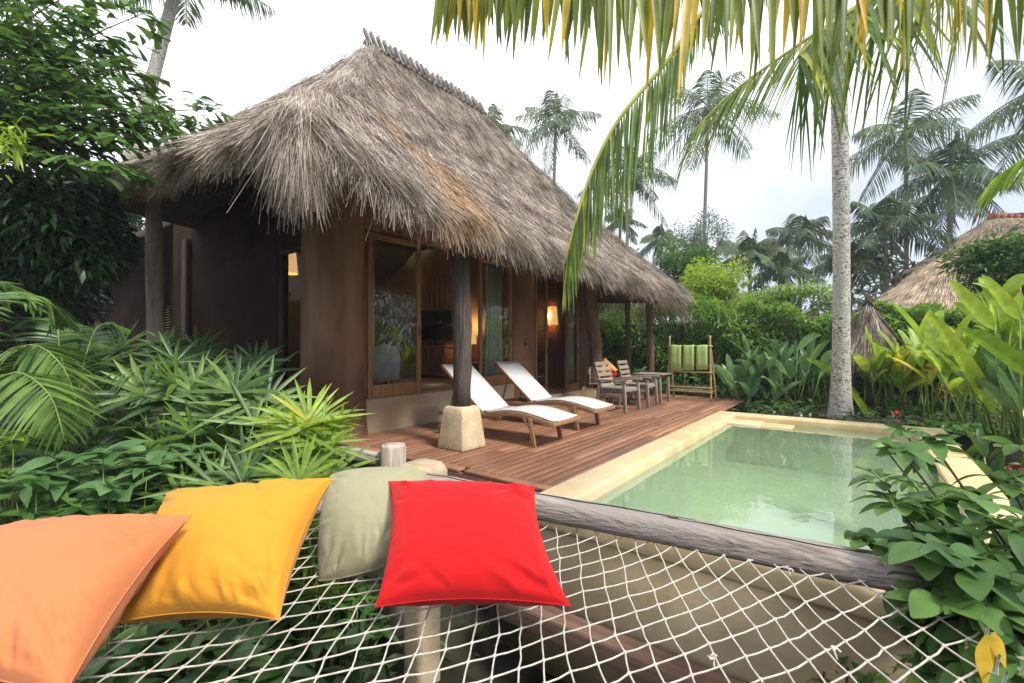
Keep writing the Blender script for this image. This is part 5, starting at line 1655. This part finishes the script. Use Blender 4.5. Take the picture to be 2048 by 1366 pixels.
# ---------------- the leafy bush at the lower right
def whorl_bush(label, stems_, mat, seed, leafL=.15, leafW=.06, group=None, flowers=True, yellow=(), name='garden_shrub', per=12, extra_whorls=3):
    """stems with rosettes of obovate leaves"""
    global RNG
    RNG = np.random.default_rng(2000 + seed)
    fol, st, yl, fls = MB(), MB(), MB(), []
    for si, (b0, tip, sc) in enumerate(stems_):
        b0, tip = Vector(b0), Vector(tip)
        mid = lerp(b0, tip, .5) + Vector((RNG.normal(0, .04), RNG.normal(0, .04), .06))
        path = smooth_path([b0, mid, tip], 12)
        st.tube(path, [.011 - .006 * i / 12 for i in range(13)], 6)
        for w in range(extra_whorls + 1):
            s = 1 - w * .16
            q_ = path[int(s * 12)]
            n_ = per if w == 0 else per - 4
            a = np.arange(n_) * 2.399 + RNG.random() * 6
            tl = RNG.uniform(.05, .8, n_) if w == 0 else RNG.uniform(-.25, .45, n_)
            d = np.stack([np.cos(a), np.sin(a), tl], 1)
            fol.blades(np.array([tuple(q_)] * n_) + RNG.normal(0, .012, (n_, 3)), d, RNG.uniform(.6, 1.15, n_) * leafL * sc, RNG.uniform(.8, 1.15, n_) * leafW * sc,
                       droop=RNG.uniform(.2, .75, n_) + .28 * w, nseg=8, prof='obov', fold=.2, tw=.3)
        if flowers and si in ((0, 3) if not yellow else ()):
            v = (tip - mid).normalized()
            e = tip + v * .12
            st.tube([tip, e], .0025, 5)
            fl = MB(); fls.append(fl)
            for k in range(9):
                r_ = rvec(1)[0] * .025
                fl.blades([tuple(np.array(e) + r_)], [tuple(r_ * 20 + np.array([0, 0, .4]))], .028, .016, droop=.1, nseg=2)
    for (q_, d_, L_) in yellow:
        yl.blades([tuple(q_)], [d_], L_, L_ * .42, droop=.15, nseg=7, prof='leaf', fold=.2, side=[(.8, .5, .1)])
    b0 = stems_[0][0]
    return plant_thing(name, label, 'shrub', tuple(b0), group, fol, M[mat], st, M['stem'], extra=tuple(('flower', fl, M['flower']) for fl in fls) + (('yellow_leaf', yl, M['l_yellow']),))
root = Vector((.98, 2.5, -.95))
tips = [(1800, 900, 2.35, 1.0), (1860, 880, 2.5, .9), (1760, 960, 2.25, .9), (1790, 1010, 2.15, 1.0), (1850, 1010, 2.2, 1.1), (1740, 1085, 2.0, .9), (1800, 1090, 2.0, 1.0), (1880, 1070, 2.0, 1.1),
        (1950, 1010, 2.1, 1.1), (2010, 960, 2.3, 1.0), (1960, 1090, 1.9, 1.1), (2030, 1060, 1.9, 1.15), (1860, 1160, 1.85, 1.05), (1930, 1180, 1.75, 1.15), (2010, 1170, 1.7, 1.2),
        (1900, 1260, 1.7, 1.1), (1990, 1270, 1.6, 1.2), (2050, 1250, 1.6, 1.2), (1960, 1340, 1.6, 1.1), (2040, 1350, 1.5, 1.2), (1885, 1115, 1.72, 1.15), (1850, 1100, 1.8, 1.1), (1930, 1130, 1.7, 1.2), (1900, 1200, 1.65, 1.2), (1975, 1220, 1.6, 1.2), (1840, 1250, 1.85, .85), (2050, 900, 2.3, 1.0), (1860, 1340, 1.75, .9)]
stems = []
for k, (px, py, d, sc) in enumerate(tips):
    r_ = root + Vector((random.uniform(-.15, .25), random.uniform(-.4, .3), 0))
    stems.append((r_, P(px, py, d), sc))
yl = [(P(1972, 1268, 1.38), (-.06, -.05, -.95), .135), (P(1982, 1262, 1.38), (.25, .05, -.8), .09)]
whorl_bush('leafy shrub with dark glossy leaves and one yellow leaf at the lower right', stems, 'l_bush', 1, .17, .078, yellow=yl)
# taller sprig carrying the red blossom over the pool corner
root2 = Vector((.9, 3.6, -.95))
whorl_bush('sprig of the shrub with a red blossom over the far pool corner', [(root2, P(1808, 862, 3.4), .9), (root2 + Vector((.1, .1, 0)), P(1775, 905, 3.3), .8), (root2, P(1850, 920, 3.2), .9), (root2 + Vector((.2, 0, 0)), P(2040, 985, 2.8), 1.0), (root2 + Vector((.2, 0, 0)), P(1990, 1040, 2.7), 1.1)], 'l_bush', 2, .17, .065)
# small shoots under the net
whorl_bush('low shoots growing beneath the right part of the net', [((-.1, 2.5, -1.2), P(1700, 1245, 2.6), .9), ((0, 2.6, -1.2), P(1770, 1290, 2.5), .9), ((-.2, 2.4, -1.2), P(1650, 1310, 2.6), .8), ((0, 2.4, -1.2), P(1740, 1350, 2.4), .9)], 'l_mid', 3, .12, .04, flowers=False)

# ---------------- left garden: fan palms, feather palms, broad leaves
def fan_palm(label, cx, cy, ztop, n_, spread, mat, seed, fr=.42, fw=.05, zmin=None, group='fan palms in the left garden', hero=5):
    global RNG
    RNG = np.random.default_rng(3000 + seed)
    z0 = gz(cx, cy)
    fol, st = MB(), MB()
    zmin = z0 + .35 if zmin is None else zmin
    for i in range(n_):
        az = RNG.random() * 6.28
        rr_ = spread * RNG.random() ** .6
        hz = zmin + (ztop - zmin) * RNG.random() ** .7 * (1 - .4 * rr_ / spread)
        hub = Vector((cx + math.cos(az) * rr_, cy + math.sin(az) * rr_, hz))
        root_ = Vector((cx + math.cos(az) * rr_ * .35, cy + math.sin(az) * rr_ * .35, z0))
        st.tube([root_, lerp(root_, hub, .6) + Vector((0, 0, .08)), hub], [.010, .008, .004], 5)
        out = Vector((math.cos(az) + .25, math.sin(az) - .25, RNG.uniform(.45, 1.6))).normalized()
        sd = out.cross(Vector((0, 0, 1))).normalized(); nn_ = sd.cross(out)
        k = int(RNG.integers(10, 14))
        th = np.linspace(-1, 1, k) * rad(RNG.uniform(85, 135))
        dirs = np.array([tuple(out * math.cos(a) + sd * math.sin(a) + nn_ * RNG.normal(0.06, .07)) for a in th])
        Ls = fr * RNG.uniform(.85, 1.1) * (1 - .22 * (th / 2) ** 2)
        fol.blades(np.array([tuple(hub)] * k), dirs, Ls, fw * RNG.uniform(.8, 1.15, k), droop=RNG.uniform(.08, .35), nseg=5, prof='strap', fold=.3, side=np.array([tuple(nn_.cross(Vector(d_))) for d_ in dirs]) * 1.0)
    # the topmost fans open towards the light and the path
    tov = Vector((-cx, -cy, 0)).normalized()
    for i in range(hero):
        a0 = RNG.normal(0, .55)
        fw_ = (Matrix.Rotation(a0, 3, 'Z') @ tov)
        hub = Vector((cx, cy, ztop + RNG.uniform(-.22, .06))) + Vector((RNG.normal(0, .5), RNG.normal(0, .5), 0)) * spread + tov * .15
        nn_ = (fw_ * .75 + Vector((0, 0, .65))).normalized()
        sd = nn_.cross(Vector((0, 0, 1))).normalized(); upv = sd.cross(nn_).normalized() * 1.0
        if upv.z < 0: upv = -upv
        st.tube([Vector((cx, cy, z0)), lerp(Vector((cx, cy, z0)), hub, .6), hub], [.011, .009, .005], 5)
        k = int(RNG.integers(10, 15))
        th = np.linspace(-1, 1, k) * rad(RNG.uniform(85, 125)) + RNG.normal(0, .1)
        dirs = np.array([tuple(upv * math.cos(a) + sd * math.sin(a) + nn_ * RNG.uniform(.05, .35)) for a in th])
        fol.blades(np.array([tuple(hub)] * k), dirs, fr * RNG.uniform(.8, 1.2, k) * 1.1, fw * RNG.uniform(.75, 1.1, k), droop=RNG.uniform(.05, .28, k), nseg=6, prof='strap', fold=.35,
                   side=np.array([tuple(nn_.cross(Vector(d_))) for d_ in dirs]))
    return plant_thing('fan_palm', label, 'fan palm', (cx, cy, z0), group, fol, M[mat], st, M['stalk'])
def fan_px(label, px, py, d, *a, **k):
    c = P(px, py, d); return fan_palm(label, c.x, c.y, c.z, *a, **k)
fan_px('deep green fan palm before the pale post', 310, 775, 4.3, 14, .38, 'l_rhapis', 1, fr=.44, fw=.05)
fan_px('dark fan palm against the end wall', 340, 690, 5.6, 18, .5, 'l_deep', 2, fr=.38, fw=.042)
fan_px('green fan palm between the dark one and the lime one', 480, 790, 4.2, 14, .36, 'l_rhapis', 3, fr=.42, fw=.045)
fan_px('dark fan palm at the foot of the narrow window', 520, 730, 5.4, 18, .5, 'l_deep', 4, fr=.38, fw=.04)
fan_px('lime green fan palm in front of the corner pier', 618, 838, 3.6, 9, .22, 'l_lime', 5, fr=.37, fw=.034, hero=4, zmin=P(610, 865, 3.6).z)
fan_px('green fan palm behind the sage cushion', 660, 890, 3.5, 14, .28, 'l_bright', 6, fr=.34, fw=.034)
fan_px('fine leaved fan palm right behind the yellow cushion', 470, 945, 3.3, 20, .42, 'l_rhapis', 7, fr=.38, fw=.032)
fan_px('broad green fan palm rising behind the yellow cushion', 560, 900, 3.6, 16, .40, 'l_bright', 8, fr=.38, fw=.038)
fan_px('shaded fan palm in the middle of the left garden', 400, 850, 4.0, 16, .45, 'l_rhapis', 9, fr=.38, fw=.04)
fan_px('dusky fan palm by the dark foliage', 200, 700, 5.6, 14, .4, 'l_deep', 10, fr=.45, fw=.05)
fan_px('dark fan palm near the pale post foot', 430, 720, 5.9, 16, .6, 'l_deep', 11, fr=.36, fw=.04)
def feather_palm(label, cx, cy, z0, fr_list, mat, seed, LL=.42, W_=.028):
    global RNG
    RNG = np.random.default_rng(4000 + seed)
    fol, rib = MB(), MB()
    for pts in fr_list:
        frond(fol, rib, smooth_path([Vector(p) for p in pts], 16), 44, lambda t: LL * (math.sin(math.pi * min(1, t * .85 + .15)) ** .6), W_, splay=.85, down=.12, droop=.32, fwd=.5, rr=(.010, .003), nseg=4, fold=.2, start=.10, jit=.04)
    return plant_thing('feather_palm', label, 'palm', (cx, cy, z0), 'feather palms at the left edge', fol, M[mat], rib, M['stalk'], sname='frond_rib')
rt = P(-60, 900, 3.6)
feather_palm('feather palm arching in from the left edge', rt.x, rt.y, -.7,
             [[rt, P(-20, 760, 3.5), P(60, 690, 3.5), P(130, 740, 3.5), P(165, 850, 3.5)], [rt, P(-60, 640, 3.6), P(20, 585, 3.8), P(100, 605, 3.9), P(130, 650, 4.0)],
              [rt, P(-40, 800, 3.3), P(30, 745, 3.2), P(100, 790, 3.1), P(130, 880, 3.1)], [rt, P(-90, 600, 4), P(-20, 560, 4.2), P(70, 590, 4.4)]], 'l_rhapis', 1)
rt = P(150, 830, 4.6)
feather_palm('dark feather palm below the dark foliage', rt.x, rt.y, -.5,
             [[rt, P(170, 720, 4.6), P(200, 650, 4.7), P(260, 660, 4.8)], [rt, P(120, 700, 4.6), P(110, 640, 4.7), P(60, 640, 4.8)], [rt, P(220, 760, 4.3), P(270, 740, 4.2), P(300, 800, 4.1)]], 'l_deep', 2, LL=.36)
def broad_plant(label, px, py, d, n_, spread, mat, seed, L_=(.16, .28), W_=(.07, .12), zlow=-.5, name='broad_leaf_plant', group='broad leaved plants in the left garden', up=.1, stemmed=True):
    global RNG
    RNG = np.random.default_rng(5000 + seed)
    c = P(px, py, d); z0 = gz(c.x, c.y)
    fol, st = MB(), MB()
    for i in range(n_):
        az = RNG.random() * 6.28; rr_ = spread * RNG.random() ** .5
        hz = c.z + zlow * RNG.random() ** 1.3 - .15 * (rr_ / spread) ** 2 * abs(zlow) / .5
        q_ = Vector((c.x + math.cos(az) * rr_, c.y + math.sin(az) * rr_, max(hz, z0 + .05)))
        r0 = Vector((c.x + math.cos(az) * rr_ * .6, c.y + math.sin(az) * rr_ * .6, z0))
        if stemmed: st.tube([r0, q_], [.006, .003], 4)
        k = int(RNG.integers(4, 8)); a = RNG.random() * 6.28 + np.arange(k) * (6.28 / k) + RNG.normal(0, .25, k)
        dd = np.stack([np.cos(a), np.sin(a), RNG.uniform(-.15, .55, k) + up], 1)
        fol.blades(np.array([tuple(q_)] * k), dd, RNG.uniform(*L_, k), RNG.uniform(*W_, k), droop=RNG.uniform(.1, .5, k), nseg=5, prof='leaf', fold=.22, tw=.3)
    return plant_thing(name, label, 'plant', (c.x, c.y, z0), group, fol, M[mat], st, M['stalk'])
broad_plant('broad leaved plant with pale green leaves above the orange cushion', 215, 890, 3.2, 46, .55, 'l_broad', 1, zlow=-.45)
broad_plant('broad leaved plant at the left edge above the orange cushion', 60, 930, 2.9, 44, .55, 'l_mid', 2, zlow=-.5, L_=(.12, .22), W_=(.04, .07))
broad_plant('low dark plant right behind the orange cushion', 190, 990, 2.9, 44, .5, 'l_mid', 3, zlow=-.4, L_=(.12, .2), W_=(.05, .08))
broad_plant('shaded plant between the fan palms', 330, 930, 3.6, 40, .5, 'l_mid', 4, zlow=-.5)
broad_plant('lime sprig at the left edge', 10, 850, 3.0, 16, .25, 'l_bright', 5, zlow=-.3, L_=(.12, .18), W_=(.04, .06))
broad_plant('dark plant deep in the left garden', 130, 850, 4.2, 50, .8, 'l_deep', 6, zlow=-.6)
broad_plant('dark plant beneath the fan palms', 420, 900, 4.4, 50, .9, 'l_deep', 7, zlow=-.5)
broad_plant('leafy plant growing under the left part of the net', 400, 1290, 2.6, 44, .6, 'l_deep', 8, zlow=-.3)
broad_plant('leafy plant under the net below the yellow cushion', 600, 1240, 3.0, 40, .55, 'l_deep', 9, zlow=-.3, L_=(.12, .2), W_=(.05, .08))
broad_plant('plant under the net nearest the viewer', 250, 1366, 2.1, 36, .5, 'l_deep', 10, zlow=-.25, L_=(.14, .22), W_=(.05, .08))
broad_plant('drooping plant under the sage cushion', 690, 1180, 3.3, 26, .3, 'l_mid', 11, zlow=-.4, L_=(.15, .25), W_=(.025, .04))
broad_plant('low plants between the pool and the big trunk', 1560, 800, 10.4, 60, .8, 'l_mid', 12, zlow=-.4, group='low plants behind the pool')
broad_plant('low plants under the hedge by the deck end', 1520, 770, 12.4, 60, 1.0, 'l_mid', 13, zlow=-.6, group='low plants behind the pool')
broad_plant('low plants right of the big trunk', 1730, 800, 10.0, 70, .8, 'l_mid', 14, zlow=-.5, group='low plants behind the pool', L_=(.2, .3))
broad_plant('low plants at the far right corner of the pool', 1930, 880, 7.6, 60, .7, 'l_mid', 15, zlow=-.7, group='low plants behind the pool')
broad_plant('dark plants filling the space behind the pool wall', 2020, 960, 5.0, 60, .6, 'l_mid', 16, zlow=-.9, group='low plants behind the pool')
broad_plant('dark plants behind the armchairs', 1270, 740, 13.0, 60, 1.0, 'l_deep', 17, zlow=-.7, L_=(.25, .4), group='low plants behind the pool')
# dried leaves
RNG = np.random.default_rng(6)
dl = MB(); q_ = P(175, 765, 3.9)
dl.blades([tuple(q_), tuple(q_), tuple(q_)], [(-.4, -.4, -.5), (.3, -.3, -.6), (.1, -.5, -.7)], [.22, .26, .18], .03, droop=.3, nseg=5, fold=.4)
st_ = MB(); st_.tube([(q_.x, q_.y, gz(q_.x, q_.y)), tuple(q_)], [.01, .005], 5)
plant_thing('dry_leaf_stalk', 'dry tan leaves hanging beside the feather palm', 'dry leaves', (q_.x, q_.y, gz(q_.x, q_.y)), None, dl, M['l_brown'], st_, M['bark'])

# ground cover
RNG = np.random.default_rng(8)
n_ = 14000
gx = RNG.uniform(-13, 4, n_); gy = RNG.uniform(-.5, 13, n_)
keep = ~((gx > -6.3) & (gx < -2.1) & (gy > 3.3) & (gy < 12.4)) & ~((gx > -2.5) & (gx < 1.1) & (gy > 2.0) & (gy < 9.8)) & ~((gx < -5.6) & (gy > 3.2)) 
keep &= ~((gx > -2.2) & (gx < .0) & (gy < 3))
gx, gy = gx[keep], gy[keep]; m_ = len(gx)
gc = MB(); gc.blades(np.stack([gx, gy, ground_z(gx, gy) + RNG.uniform(0, .15, m_)], 1), np.stack([RNG.normal(0, 1, m_), RNG.normal(0, 1, m_), RNG.uniform(.1, 1.2, m_)], 1), RNG.uniform(.08, .2, m_), RNG.uniform(.03, .07, m_), droop=.4, nseg=2, tw=.5)
tag(part('ground_cover', gc, M['l_deep']), 'low dark leaves covering the garden soil', 'ground cover', kind='stuff')

# ---------------- upper left: fishtail palm and dark tree
RNG = np.random.default_rng(71)
fol, st = MB(), MB()
def fish_frond(pts, n_=13, L_=.24, W_=.13, sub=True):
    path = smooth_path(pts, 20)
    st.tube(path, [.013 - .009 * i / 20 for i in range(21)], 5)
    for k in range(n_):
        s = .18 + .82 * k / (n_ - 1)
        f = min(int(s * 20), 19); q_ = path[f]; tan = (path[f + 1] - path[f]).normalized()
        sd = tan.cross(Vector((0, 0, 1))).normalized()
        for sg in (-1, 1):
            d0 = (tan * .6 + sd * sg * .8 + Vector((0, 0, RNG.normal(0, .15)))).normalized()
            Lp = .42 * math.sin(math.pi * (.2 + .75 * s)) + .08
            end = q_ + d0 * Lp - Vector((0, 0, .10 * Lp))
            st.tube([q_, end], [.004, .002], 4)
            m_ = 5
            ss = np.linspace(.25, 1, m_)
            bs = np.array([tuple(lerp(q_, end, x)) for x in ss])
            sgn = np.where(np.arange(m_) % 2 == 0, 1, -1)
            up2 = np.array(tuple(d0.cross(Vector((0, 0, 1))).normalized()))
            dd = np.array(tuple(d0))[None] * .75 + up2[None] * (sgn * .6)[:, None] + RNG.normal(0, .15, (m_, 3)) + np.array([0, 0, -.2])
            fol.blades(bs, dd, RNG.uniform(.7, 1.15, m_) * L_, RNG.uniform(.7, 1.1, m_) * W_, droop=.3, nseg=3, prof='fish', fold=.15, tw=.5)
c0 = P(-60, 430, 4.9)
for tgt in ((440, 215, 4.9), (380, 280, 4.8), (300, 190, 5.2), (270, 130, 4.8), (250, 330, 4.6), (200, 60, 4.9), (290, 20, 5.0), (120, 10, 4.7), (60, 90, 4.6), (150, 160, 4.9), (30, 200, 4.5), (180, 260, 4.9), (-20, 40, 4.5), (330, 235, 5.3), (90, 300, 5.0), (400, 245, 5.1),
            (215, 105, 5.1), (20, -40, 4.8), (160, -30, 5.0), (230, 210, 5.0)):
    e = P(tgt[0], tgt[1], tgt[2]); m1 = lerp(c0, e, .5) + Vector((0, 0, .30))
    b_ = c0 + Vector((RNG.normal(0, .1), RNG.normal(0, .1), (e.z - c0.z) * .4))
    fish_frond([b_, lerp(b_, e, .5) + Vector((0, 0, .22)), e], 12, .17, .078)
st.tube([(c0.x, c0.y, gz(c0.x, c0.y)), tuple(c0), (c0.x, c0.y, c0.z + 1.0)], [.07, .06, .03], 9)
st.tube([(c0.x - .3, c0.y + .2, gz(c0.x, c0.y)), (c0.x - .2, c0.y + .1, c0.z + .5), (c0.x - .1, c0.y, c0.z + 1.9)], [.045, .04, .02], 9)
plant_thing('fishtail_palm', 'fishtail palm with ragged wedge leaflets at the upper left', 'palm tree', (c0.x, c0.y, gz(c0.x, c0.y)), None, fol, M['l_mid'], st, M['bark'], 'crown', 'trunk')
cc = P(60, 440, 5.6)
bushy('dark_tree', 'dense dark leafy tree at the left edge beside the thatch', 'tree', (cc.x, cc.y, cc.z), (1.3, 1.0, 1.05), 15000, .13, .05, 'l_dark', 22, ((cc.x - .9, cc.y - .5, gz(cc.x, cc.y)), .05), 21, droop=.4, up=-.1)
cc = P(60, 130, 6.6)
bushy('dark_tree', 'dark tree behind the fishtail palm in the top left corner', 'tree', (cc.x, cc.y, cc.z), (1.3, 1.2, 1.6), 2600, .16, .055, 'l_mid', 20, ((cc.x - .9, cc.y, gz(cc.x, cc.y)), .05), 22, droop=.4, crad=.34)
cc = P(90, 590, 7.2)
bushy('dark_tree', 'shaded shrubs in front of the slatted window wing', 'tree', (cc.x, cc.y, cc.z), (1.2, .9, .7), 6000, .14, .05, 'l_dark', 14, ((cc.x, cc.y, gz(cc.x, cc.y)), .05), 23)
RNG = np.random.default_rng(72)
cc = P(5, 285, 3.6)
vn = MB(); k = 90
vn.blades(np.array(tuple(cc))[None] + RNG.normal(0, .07, (k, 3)), rvec(k) + np.array([0, 0, -.1]), RNG.uniform(.07, .16, k), RNG.uniform(.014, .026, k), droop=.3, nseg=4, fold=.2)
vs_ = MB(); vs_.tube(smooth_path([(c0.x, c0.y, c0.z - .4), tuple(lerp(c0, cc, .5) + Vector((0, 0, .15))), tuple(cc)], 10), .006, 5)
plant_thing('leafy_vine', 'lime green sprig at the left edge under the fishtail palm', 'vine', (cc.x, cc.y, cc.z), None, vn, M['l_lime'], vs_, M['stalk'])
for k, (px, py, d, rx, rz, lb) in enumerate(((60, 470, 11, 2.4, 1.6, 'dark tree far behind the slatted wing'), (190, 400, 14, 2.2, 1.5, 'tree crown behind the left end of the thatch'), (-80, 650, 9, 2.0, 1.6, 'dark shrub mass beyond the feather palm'))):
    cc = P(px, py, d)
    bushy('dark_tree', lb, 'tree', (cc.x, cc.y, cc.z), (rx, 1.6, rz), 9000, .20, .08, 'l_dark', 18, ((cc.x, cc.y, gz(cc.x, cc.y)), .09), 61 + k)

# ---------------- what stands behind and beside the viewer, seen only in the glass and the water
for k, (x, y, s, lb) in enumerate(((4.5, 4.5, 1.6, 'garden tree right of the pool outside the view'), (5.5, 8.5, 1.8, 'garden tree beyond the right side of the pool'), (3.6, 1.0, 1.4, 'garden tree beside the hammock deck'))):
    bushy('garden_tree', lb, 'tree', (x, y, 1.6 + .3 * k), (s, s, 1.3), 4500, .22, .09, 'l_mid', 12, ((x, y, gz(x, y)), .10), 40 + k)

# ---------------- the damp air over the garden
b = MB(); b.box((0, 0, 9.0), (182, 182, 25.5))
hz = part('haze', b, None)
hm_ = bpy.data.materials.new('humid_air'); hm_.use_nodes = True
hn, hl = hm_.node_tree.nodes, hm_.node_tree.links
hn.remove(hn["Principled BSDF"])
pv = hn.new('ShaderNodeVolumePrincipled'); pv.inputs['Color'].default_value = (.93, .96, 1, 1); pv.inputs['Density'].default_value = .0013
hl.new(pv.outputs['Volume'], hn['Material Output'].inputs['Volume'])
hz.data.materials.append(hm_)
tag(hz, 'thin humid haze lying over the whole garden', 'haze', kind='stuff')
